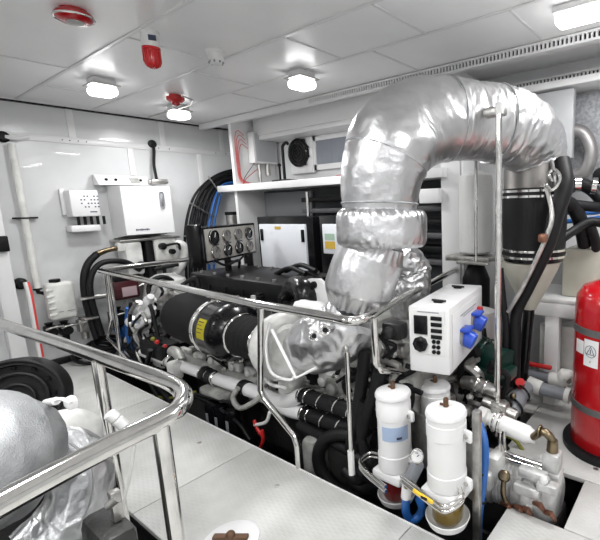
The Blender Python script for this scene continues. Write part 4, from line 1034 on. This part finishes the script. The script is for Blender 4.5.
for i in range(2):
    for j in range(3): MB().lathe(fc+na*.003+ua*(-.03-.025*i)-zz_*(.0+.028*j), na, [(.011, 0), (.011, .008), (0, .009)], 12).done('indicator', SATIN, o)
b = MB(); b.box(fc+na*.005+zz_*.155, (.12, .003, .006), 0, axes=(ua, na, zz_)); b.done('lettering', GINK, o)
rc = cn+va*bd/2-zz_*bh/2
MB().box(rc+nb*.003-zz_*.01, (.005, bd*.88, bh*.84), .002, axes=(nb, va, zz_)).done('side_cover', WHITE, t)
b = MB(); b.box(rc+nb*.007+zz_*.1, (.002, .3, .006), 0, axes=(nb, va, zz_)); b.box(rc+nb*.007+zz_*.085, (.002, .2, .005), 0, axes=(nb, va, zz_)); b.done('lettering', GINK, t)
for s_, (dv, dz) in enumerate(((-.12, -.025), (.1, .01))):
    c = rc+va*dv+zz_*dz
    k_ = MB().lathe(c+nb*.005, nb, [(.056, 0), (.056, .012), (.045, .02)], 20).done('socket_flange', STEEL, t)
    b = MB(); d = (nb-zz_*.45).normalized(); b.lathe(c+nb*.012, d, [(.045, 0), (.05, .02), (.047, .062), (.04, .068), (0, .064)], 20); b.box(c+nb*.032+zz_*.045, (.055, .1, .018), .006, axes=(nb, va, zz_)); b.done('blue_socket', BLUEP, t)
MB().lathe(rc+va*.2+zz_*.045+nb*.005, nb, [(.026, 0), (.026, .025), (.02, .03), (0, .03)], 16).done('red_socket', REDP, t)
b = MB(); 
for q in (cn+ua*.1+va*.12, cn+ua*.12+va*.52):
    b.box(q+zz_*.006, (.05, .04, .012), .004, axes=(ua, va, zz_)); b.tube([q+zz_*.01-ua*.04, q+zz_*.012+ua*.04], .006, seg=6)
b.done('lid_catch', SATIN, t)
c0 = cn+ua*.1+va*.5-zz_*bh
MB().tube([c0+V((0, 0, .02)), (c0.x, c0.y, -.3)], .02, seg=12).done('mounting_post', STEEL, t)

# stuff behind the outlet box: grey filter canister with black handle, green pump
c = at(479, 330, y=2.75)
t = thing('oil_canister', 'white canister with black handle behind the outlet box', 'canister', c)
MB().lathe(c+V((0, 0, -.25)), (0, 0, 1), [(.12, 0), (.135, .02), (.135, .36), (.12, .4), (.06, .42), (0, .42)], 28).done('body', WHITEP, t)
q = at(483, 335, y=2.55); MB().tube([q+V((0, 0, -.12)), q+V((0, -.01, .0)), q+V((0, 0, .05))], [.03, .032, .02], 4, 12).done('handle', SATIN, t)
c = at(492, 365, y=2.4)
t = thing('transfer_pump', 'dark green pump behind the upright pole, low on the right', 'pump', c)
MB().tube([c+V((-.3, .1, .05)), c+V((.1, 0, 0))], [.1, .12], seg=24).done('motor', GREEN, t)
b = MB(); b.box(c+V((.0, -.03, -.03)), (.3, .2, .08), .02); b.box(c+V((-.1, 0, .1)), (.12, .1, .06), .015); b.done('pump_head', GREEN, t)
b = MB()
for k in range(6): b.torus(c+V((-.28+k*.05, .1-k*.02, .05)), (1, -.2, -.1), .115, .006, 24, 6)
b.done('cooling_fin', GREEN, t)
t = thing('silver_coupling', 'silver pipe coupling below the green pump', 'coupling', at(480, 385, y=2.2))
MB().tube([at(465, 382, y=2.2), at(478, 385, y=2.15), at(497, 392, y=2.13)], [.04, .045, .035], 3, 16).done('coupling', STEEL, t)
b = MB(); b.torus(at(478, 385, y=2.15), (1, 0, -.2), .048, .008, 20, 8); b.torus(at(486, 388, y=2.14), (1, 0, -.2), .044, .008, 20, 8); b.done('clamp_ring', CHROME, t)
b = MB(); b.tube([at(462, 372, y=2.3), at(468, 390, y=2.3), at(480, 400, y=2.3)], .06, 4, 14)
tag(b.done('rusty_housing', mat('brown oily casting', (.12, .09, .07), .5, bump=.5, var=.4)), 'brown oily housing tucked below the outlet box', 'pump housing')

# grey PVC pipes with red handles
t = thing('ball_valve', 'grey PVC pipe with long red lever valve behind the deck plate', 'valve', at(548, 378, z=.1))
y = 2.9
MB().tube([at(512, 372, y=y), at(530, 374, y=y), at(552, 379, y=y)], .04, 0, 16).done('pipe', PVC, t)
MB().tube([at(550, 379, y=y), at(566, 381, y=y)], [.05, .05], 0, 16).done('white_union', OFFW, t)
MB().box(at(538, 368, y=y)+V((0, 0, .02)), (.2, .04, .03), .012).done('red_lever', REDP, t)
MB().tube([at(563, 381, y=y), at(566, 376, y=y), at(569, 378, y=y)], [.055, .06, .05], 2, 14).done('elbow', OFFW, t)
b = MB(); b.tube([at(504, 368, y=y), at(515, 372, y=y)], .055, seg=12); b.done('flange', STEEL, t)
t = thing('pvc_pipe', 'grey PVC pipe with white collars lying nearer the extinguisher', 'pipe', at(548, 390, z=.08))
y = 2.75
MB().tube([at(540, 388, y=y), at(566, 395, y=y)], .042, 0, 18).done('pipe', PVC, t)
for p0, p1 in (((528, 383), (541, 388.5)), ((565, 394.5), (570, 396))): MB().tube([at(*p0, y=y), at(*p1, y=y)], .052, 0, 18).done('white_collar', OFFW, t)
t = thing('ball_valve', 'dark PVC valve with small red knob in front of the deck plate', 'valve', at(520, 395, y=2.5))
MB().tube([at(526, 388, y=2.6), at(517, 400, y=2.4), at(512, 412, y=2.3)], [.05, .055, .05], 2, 16).done('body', PVC, t)
MB().tube([at(521, 390, y=2.5), at(520, 382, y=2.45)], [.02, .03], 0, 12).done('red_knob', REDP, t)
MB().ball(at(513, 396, y=2.3), .02).done('yellow_plug', BRASS, t)
b = MB()
for q in ((522, 393), (515, 406)): b.torus(at(*q, y=2.45 if q[0] > 518 else 2.34), (.3, .8, .3), .058, .007, 20, 8)
b.done('pipe_clip', SATIN, t)

# ================================================================== HYDRAULIC PUMP UNIT
yp = 2.0
t = thing('hydraulic_pump', 'grey white hydraulic pump sitting in the deck opening at lower right', 'pump', at(525, 500, y=2.0))
pa = at(484, 470, y=1.98); pb = at(560, 497, y=1.98)
ax = (pb-pa).normalized(); L = (pb-pa).length; R0 = .155
MB().lathe(pa, ax, [(.08, -.06), (.125, -.04), (.125, 0), (R0*.8, .01), (R0*.8, .05), (R0*.95, .06), (R0*.95, .08), (R0*.86, .09), (R0*.86, L-.17), (R0*1.02, L-.15), (R0*1.02, L-.1), (R0*.95, L-.09), (R0*.95, L-.05), (R0*.85, L-.02), (R0*.6, L), (0, L)], 44).done('pump_body', PUMPG, t)
b = MB(); u_, v_ = frame_from(ax)
for k in range(10):
    a = 2*PI*k/10; q = pa+ax*(L-.105)+(u_*math.cos(a)+v_*math.sin(a))*R0*1.04; b.box(q, (.03, .03, .03), .006)
b.done('flange_bolt', LIGHTCAST, t)
MB().b2((pa.x-.1, 1.93, pa.z-.35), (pb.x, 2.15, pa.z-.12), .03).done('base_casting', DKCAST, t)
b = MB()
for k in range(6): b.torus(pa+ax*(.11+.02*k), ax, R0*.86, .004, 40, 6)
b.done('cooling_fin', PUMPG, t)
b = MB(); b.box(at(533, 474, y=1.87), (.14, .06, .05), .012); b.box(at(548, 487, y=1.84), (.1, .06, .045), .01); b.box(at(527, 490, y=1.83), (.13, .05, .05), .012); b.lathe(at(545, 480, y=1.84), (0, -1, .5), [(.02, -.02), (.02, .02), (0, .025)], 14); b.done('valve_block', PUMPG, t)
b = MB(); c = at(504, 476, y=1.8); b.lathe(c, (0, -.8, .6), [(.028, -.02), (.028, .012), (.02, .02), (0, .02)], 18); b.done('drain_plug', BRASS, t)
b = MB(); b.tube([c, at(503, 492, y=1.78), at(506, 502, y=1.78)], .013, 3, 12); b.done('drain_tube', BRASS, t)
b = MB()
for q in ((508, 505), (520, 508), (528, 510), (540, 505), (551, 514)): b.tube([at(q[0]-6, q[1]-2, y=1.8), at(*q, y=1.78), at(q[0]+4, q[1]+6, y=1.8)], [.011, .015, .009], 2, 10)
b.done('hydraulic_fitting', BRONZE, t)
b = MB(); b.box(at(496, 466, y=1.9), (.08, .12, .16), .03); b.box(at(489, 478, y=1.85), (.06, .1, .1), .02); b.done('end_bracket', LIGHTCAST, t)
# square top port
cpt = at(552, 462, y=1.96)
b = MB(); b.box(cpt+V((0, 0, .01)), (.085, .085, .1), .012); b.box(cpt+V((0, 0, -.05)), (.1, .1, .025), .008); b.done('port_block', PUMPG, t)
b = MB(); b.tube([cpt+V((0, 0, .05)), cpt+V((0, 0, .12))], [.03, .026], 0, 14); q3 = at(533, 437, y=1.98)
b.tube([cpt+V((0, 0, .1)), cpt+V((-.01, 0, .13)), cpt+V((-.05, 0, .15)), q3], [.018, .021, .021, .019], 3, 14)
b.torus(cpt+V((-.065, 0, .148)), (1, 0, 0), .028, .006, 16, 8); b.done('brass_elbow', BRASS, t)
# suction cylinder
t = thing('suction_filter', 'white inline filter cylinder joined to the brass elbow of the pump', 'filter', at(515, 428, y=2.0))
sa = at(492, 420, y=2.0); sb = at(531, 436, y=2.0); d = (sb-sa).normalized(); L = (sb-sa).length
MB().lathe(sa, d, [(.042, 0), (.048, .01), (.048, L-.02), (.038, L), (.03, L+.03), (0, L+.03)], 28).done('canister', WHITEP, t)
MB().lathe(sa, d, [(.03, -.09), (.05, -.08), (.05, -.03), (.035, -.02), (.035, 0)], 12).done('end_nut', LIGHTCAST, t)
b = MB(); b.torus(sa+d*.05, d, .052, .007, 24, 8); b.torus(sa+d*.02, d, .052, .006, 24, 8); b.done('clamp_ring', CHROME, t)
b = MB(); c = at(500, 408, y=2.1); b.box(c, (.1, .08, .08), .02); b.tube([c+V((-.1, 0, .02)), c+V((.1, 0, -.02))], .03, seg=12); b.tube([c+V((0, -.06, 0)), c+V((0, .06, 0))], .028, seg=12); b.done('valve_cross', STEEL, t)
for k in (0, 1):
    MB().tube([at(500+4*k, 432-k, y=1.93), at(500+4*k, 450-3*k, y=1.93), at(506+3*k, 458-4*k, y=1.93), at(544, 470-4*k, y=1.93)], .011, 4, 10).done('steel_tube', CHROME, t)
tag(MB().tube([at(505, 435, y=2.3), at(515, 440, y=2.3), at(524, 452, y=2.3)], .012, 3, 8).done('earth_cable', YGREEN), 'yellow green earth cable under the white filter cylinder', 'cable')

# ================================================================== FUEL FILTERS
def canister(px, py_top, py_bot, y, label, bowl, sticker=False, r=.091, low=True):
    ct = at(px, py_top, y=y); h = ct.z-at(px, py_bot, y=y).z; zb = ct.z-h
    t = thing('fuel_filter', label, 'fuel filter', (ct.x, y, zb-.3), 'white fuel filter canisters')
    X, Y = ct.x, y
    MB().lathe((X, Y, zb), (0, 0, 1), [(r*.93, 0), (r, .006), (r, h*.22), (r*.96, h*.23), (r*.96, h*.72), (r, h*.73), (r, h*.92), (r*.97, h*.93), (r*.97, h)], 44).done('body', WHITE, t)
    o = MB().lathe((X, Y, zb+h), (0, 0, 1), [(r*.98, -.001), (r*1.03, .003), (r*1.03, .014), (r*.97, .024), (r*.6, .034), (0, .037)], 44).done('lid', WHITE, t)
    MB().lathe((X, Y, zb+h+.034), (0, 0, 1), [(.012, 0), (.012, .035), (.01, .042), (0, .042)], 12).done('lid_bolt', BROWN, o)
    MB().box((X-.008, Y, zb+h+.042), (.045, .01, .01), .003).done('tee_bar', BROWN, o)
    if sticker:
        a = math.atan2(-Y, -X)
        wrap_label(X, Y, r*.965+.002, a-.75, a+.85, zb+h*.47, zb+h*.66, n=14).done('blue_label', LBLUE, t)
        wrap_label(X, Y, r*.965+.005, a+.1, a+.4, zb+h*.5, zb+h*.53, n=4).done('lettering', INK, t)
    if low:
        MB().box((X, Y, zb-.025), (r*2.0, r*2.0, .05), .012).done('head_block', WHITE, t)
        MB().lathe((X, Y, zb-.185), (0, 0, 1), [(r*.5, 0), (r*.7, .01), (r*.8, .03), (r*.84, .135)], 32).done('sediment_bowl', bowl, t)
        b = MB(); prof = [(.02, -.21), (r*.7, -.206), (r*1.0, -.19), (r*1.14, -.155), (r*1.11, -.152), (r*.95, -.175), (r*.7, -.188), (0, -.19)]
        b.lathe((X, Y, zb), (0, 0, 1), prof, 36); b.done('heat_shield', WHITEP, t)
    return t, X, Y, zb, h
t1 = canister(393, 395, 464, 1.6, 'white fuel filter with blue label above a dark red bowl', REDB, True)
t2 = canister(446, 414, 483, 1.5, 'white fuel filter nearest the camera above an amber bowl', AMBER, False)
t3 = canister(435, 388, 440, 1.95, 'white fuel filter at the back, partly hidden behind the other two', REDB, False, low=False, r=.088)
# bracket plate
d = V((t2[1]-t1[1], t2[2]-t1[2], 0)).normalized(); nrm = V((-d.y, d.x, 0))
if nrm.y < 0: nrm = -nrm
t = thing('filter_bracket', 'stainless bracket plate holding the white fuel filters', 'bracket', (t2[1], 1.7, -.3))
pc = V((t1[1], t1[2], 0))+nrm*.13
b = MB(); ln = (V((t2[1], t2[2], 0))-V((t1[1], t1[2], 0))).length
b.box(pc+d*(ln*.5+.03)+V((0, 0, .25)), (ln+.12, .008, .3), .002, axes=(d, nrm, V((0, 0, 1)))); b.done('plate', STEEL, t)
pe = V((at(477, 440, y=1.6).x, 1.6, 0))
MB().box(pe+V((0, 0, .1)), (.035, .035, .95), .003).done('upright', STEEL, t)
for T in (t1, t2):
    for f in (.78, .12):
        q = V((T[1], T[2], T[3]+T[4]*f))+d*.1+nrm*.03
        o = MB().box(q, (.05, .02, .055), .008, axes=(d, nrm, V((0, 0, 1)))).done('clamp_ear', WHITE, t)
        MB().cyl(q-nrm*.016, q-nrm*.008, .011, 10).done('ear_bolt', STEEL, o)
# fuel plumbing in front
F = V((0, 0, 1)).cross(d); 
if F.y > 0: F = -F
z1 = t1[3]-.005; z2 = t2[3]-.0
t = thing('fuel_manifold', 'polished fuel tubes with yellow lever valve linking the two front filters', 'fuel manifold', (t2[1]-.15, 1.4, .1))
def q_(T, a, f, z): return V((T[1], T[2], z))+d*a+F*f
for k in (0, 1):
    dz = -.025*k
    MB().tube([q_(t1, -.1, .02, z1+.03+dz), q_(t1, -.17, .05, z1+.02+dz), q_(t1, -.16, .12, z1+.01+dz), q_(t1, -.08, .14, z1+dz), q_(t1, .1, .14, z1+dz)], .0095, 5, 12).done('steel_tube', CHROME, t)
    MB().tube([q_(t2, -.16, .14, z2+.02+dz), q_(t2, .06, .14, z2+.02+dz), q_(t2, .13, .13, z2+.03+dz), q_(t2, .14, .05, z2+.04+dz), q_(t2, .1, .02, z2+.04+dz)], .0095, 5, 12).done('steel_tube', CHROME, t)
vm = at(409, 484, y=1.42)
b = MB(); b.box(vm, (.035, .03, .03), .008); b.tube([vm+V((-.04, 0, 0)), vm+V((.04, 0, 0))], .013, seg=12); b.lathe(vm, (0, -1, 0), [(.012, 0), (.012, .025), (0, .03)], 12); b.done('valve_body', BRASS, t)
b = MB(); y0_ = at(413, 490, y=1.31); y1_ = at(433, 503, y=1.31); dd = (y1_-y0_).normalized(); b.box((y0_+y1_)/2, ((y1_-y0_).length, .01, .018), .004, axes=(dd, V((0, 1, 0)), dd.cross(V((0, 1, 0))))); b.done('yellow_lever', YELP, t)
b = MB(); b.box((y0_+y1_)/2+V((.01, -.008, 0)), (.03, .004, .01)); b.done('lever_slot', BLACK, t)
a0 = at(407, 487, y=1.46); a1 = at(420, 462, y=1.55)
MB().box((a0+a1)/2+V((0, 0, .01)), ((a1-a0).length, .07, .05), .006, axes=((a1-a0).normalized(), V((.7, -.7, 0)).normalized(), (a1-a0).normalized().cross(V((.7, -.7, 0)).normalized()))).done('grey_mounting_bar', PVC, t)
gq = at(417, 456, y=1.46); gdv = (EYE-gq).normalized(); gdv = V((gdv.x, gdv.y, .25)).normalized()
t = thing('pressure_gauge', 'small round pressure gauge between the two front fuel filters', 'gauge', gq)
o = MB().lathe(gq, gdv, [(.025, -.02), (.03, -.015), (.03, .005), (.026, .005), (0, .004)], 28).done('dial', WHITE, t)
MB().torus(gq+gdv*.005, gdv, .029, .004, 28, 8).done('bezel', CHROME, t)
b = MB(); b.tube([gq+gdv*.008, gq+gdv*.008+V((.012, 0, .012))], .002, seg=6); b.tube([gq+gdv*.006+V((-.016, 0, -.008)), gq+gdv*.006+V((-.012, 0, .014)), gq+gdv*.006+V((.006, 0, .018))], .0015, seg=6); b.done('needle', INK, t)
MB().tube([gq-gdv*.01, gq-gdv*.03-V((0, 0, .05))], .009, seg=8).done('stem', BRASS, t)
# blue fuel hoses
t = thing('blue_hose', 'blue fuel hose looping down below the yellow lever valve', 'hose', at(410, 510, y=1.5))
MB().tube([at(406, 496, y=1.46), at(406, 512, y=1.48), at(411, 520, y=1.5), at(418, 517, y=1.52), at(422, 508, y=1.6), at(418, 498, y=1.65)], .021, 6, 14).done('hose', BLUE, t)
MB().tube([at(407, 486, y=1.46), at(406, 497, y=1.46)], .025, seg=14).done('end_fitting', WHITEP, t)
t = thing('blue_hose', 'long blue hose running down beside the stainless bracket upright', 'hose', at(484, 480, y=1.65))
MB().tube([at(480, 425, y=1.75), at(484, 440, y=1.7), at(485, 460, y=1.68), at(482, 490, y=1.66), at(479, 515, y=1.66), at(478, 548, y=1.66)], .02, 6, 12).done('hose', BLUE, t)
b = MB()
for q in ((481, 500), (480, 472)): b.torus(at(*q, y=1.665), (0, 0, 1), .024, .006, 16, 8)
b.done('hose_clip', SATIN, t)
# dark wiring in the pit around the filters
t = thing('hose_bundle', 'dark hoses and fittings behind the fuel filters', 'hose bundle', (-1.1, 1.9, -.3))
for k in range(22):
    px = rnd.uniform(445, 500); py = rnd.uniform(345, 420)
    pts = [at(px+dx, py+dy, y=2.25) for dx, dy in ((0, 0), (rnd.uniform(-12, 12), rnd.uniform(4, 12)), (rnd.uniform(-16, 16), rnd.uniform(14, 26)), (rnd.uniform(-10, 10), rnd.uniform(30, 60)))]
    MB().tube(pts, rnd.choice([.015, .02, .03, .035]), 4, 8).done('hose', rnd.choice([RUBBER, SATIN, RUBBER, STEEL]), t)
for (px, py, s_, mt) in [(447, 400, .08, STEEL), (405, 395, .06, STEEL), (470, 397, .04, STEEL), (478, 510, .1, LIGHTCAST), (484, 520, .1, GREYCAST), (466, 410, .06, STEEL)]:
    MB().box(at(px, py, y=2.05), (s_*1.2, s_, s_), .02).done('fitting', mt, t)

# ================================================================== FOREGROUND ENGINE (left)
E2 = thing('second_engine', 'second engine at the left foreground with silver blankets', 'engine', (-2.2, 0, ZP))
MB().b2((-4.4, -.75, -.6), (-1.75, .1, .45), .04).done('engine_block', DKCAST, E2)
MB().b2((-4.2, -.6, .45), (-2.0, .0, .7), .04).done('cylinder_head', GREYCAST, E2)
y = .22
c = at(14, 452, y=y)
b = MB(); b.tube([at(-45, 470, x=-1.75), at(-20, 462, x=-1.76), at(8, 455, x=-1.78), at(30, 450, x=-1.8), at(44, 449, x=-1.82)], [.2, .215, .2, .15, .05], 20, 96, fn=wrinkle(.03, 5, 6, along=3)); b.done('riser_blanket', FOILD, E2)
b = MB(); b.tube([at(58, 432, x=-1.95), at(74, 450, x=-1.93), at(82, 480, x=-1.9), at(68, 520, x=-1.88), at(40, 552, x=-1.88)], [.05, .085, .1, .11, .11], 26, 96, fn=wrinkle(.09, 5, 9, around=1.6, along=5)); o = b.done('turbine_blanket', FOILM, E2)
MB().tube([at(70, 442, x=-1.82), at(90, 462, x=-1.79), at(93, 490, x=-1.77), at(80, 530, x=-1.76)], .004, 5, 6).done('stitch_cord', FOIL, o)
c = at(80, 445, y=.38)
b = MB(); b.tube([at(42, 440, x=-1.98), at(54, 430, x=-1.98), at(72, 427, x=-1.98), at(90, 434, x=-1.98), at(100, 450, x=-1.96), at(104, 475, x=-1.94)], [.05, .065, .07, .07, .06, .05], 6, 28); b.lathe(at(74, 456, x=-2.15), (1, -.5, .2), [(.13, -.05), (.13, .04), (.1, .06), (0, .06)], 40)
b.done('compressor_housing', LIGHTCAST, E2)
c = at(14, 400, x=-2.3)
fs = .87
o = MB().lathe(c, (.85, -.45, .25), [(.15, -.14), (.17, -.12), (.17, -.03), (.16, -.0), (.142, -.0), (.138, -.03), (0, -.035)], 48).done('air_filter', SATIN, E2)
b = MB(); dxx = V((.85, -.45, .25)).normalized(); b.torus(c-dxx*.02, dxx, .105, .009, 40, 8); b.torus(c, dxx, .16, .009, 44, 8); b.torus(c-dxx*.02, dxx, .06, .008, 40, 8)
b.done('filter_rib', RUBBER, o)
b = MB(); u_, v_ = frame_from(dxx)
for k in range(12):
    a = 2*PI*k/12; b.box(c-dxx*.02+(u_*math.cos(a)+v_*math.sin(a))*.13, (.014, .014, .014), .003)
b.done('filter_clip', SATIN, o)
b = MB(); b.box(at(71, 403, y=.4), (.05, .03, .035), .01); b.cyl(at(71, 403, y=.4), at(71, 398, y=.4), .012); b.tube([at(71, 403, y=.39), at(62, 399, y=.38), at(55, 401, y=.38)], .006, 3, 8); b.tube([at(56, 401, y=.38), at(46, 403, y=.38)], .013, seg=10); b.done('sensor_plug', WHITEP, E2)
b = MB(); p0, p1 = at(108, 413, x=-1.75), at(131, 431, x=-1.72); LL = (p1-p0).length; b.lathe(p0, p1-p0, [(.016, 0), (.022, .006), (.022, LL*.3), (.015, LL*.34), (.021, LL*.4), (.021, LL*.7), (.012, LL*.76), (.012, LL)], 20); b.done('hose_fitting', WHITEP, E2)
b = MB(); b.tube([p1, at(134, 445, x=-1.72), at(130, 475, x=-1.72), at(124, 500, x=-1.72), at(120, 530, x=-1.72)], .006, 5, 10); b.done('sensor_tube', OFFW, E2)
b = MB(); b.box(at(116, 505, y=.42), (.03, .03, .1), .006); b.cyl(at(108, 506, y=.38), at(118, 498, y=.4), .012); b.done('lever_bracket', STEEL, E2)
b = MB(); b.box(at(112, 548, y=.4), (.2, .1, .2), .03); b.done('lower_casting', DKCAST, E2)
# white cap with brown handle on the deck
c = at(231, 541, z=.0)
t = thing('floor_hatch', 'round white deck hatch with a brown handle at the bottom edge', 'hatch', c)
MB().lathe((c.x, c.y, 0), (0, 0, 1), [(.125, 0), (.125, .006), (.115, .01), (0, .01)], 44).done('disc', WHITE, t)
b = MB(); b.box((c.x, c.y, .02), (.16, .03, .02), .005, axes=(RT.normalized(), V((0, 0, 1)).cross(RT).normalized(), V((0, 0, 1)))); b.ball((c.x, c.y, .03), .022); b.done('handle', BROWN, t)
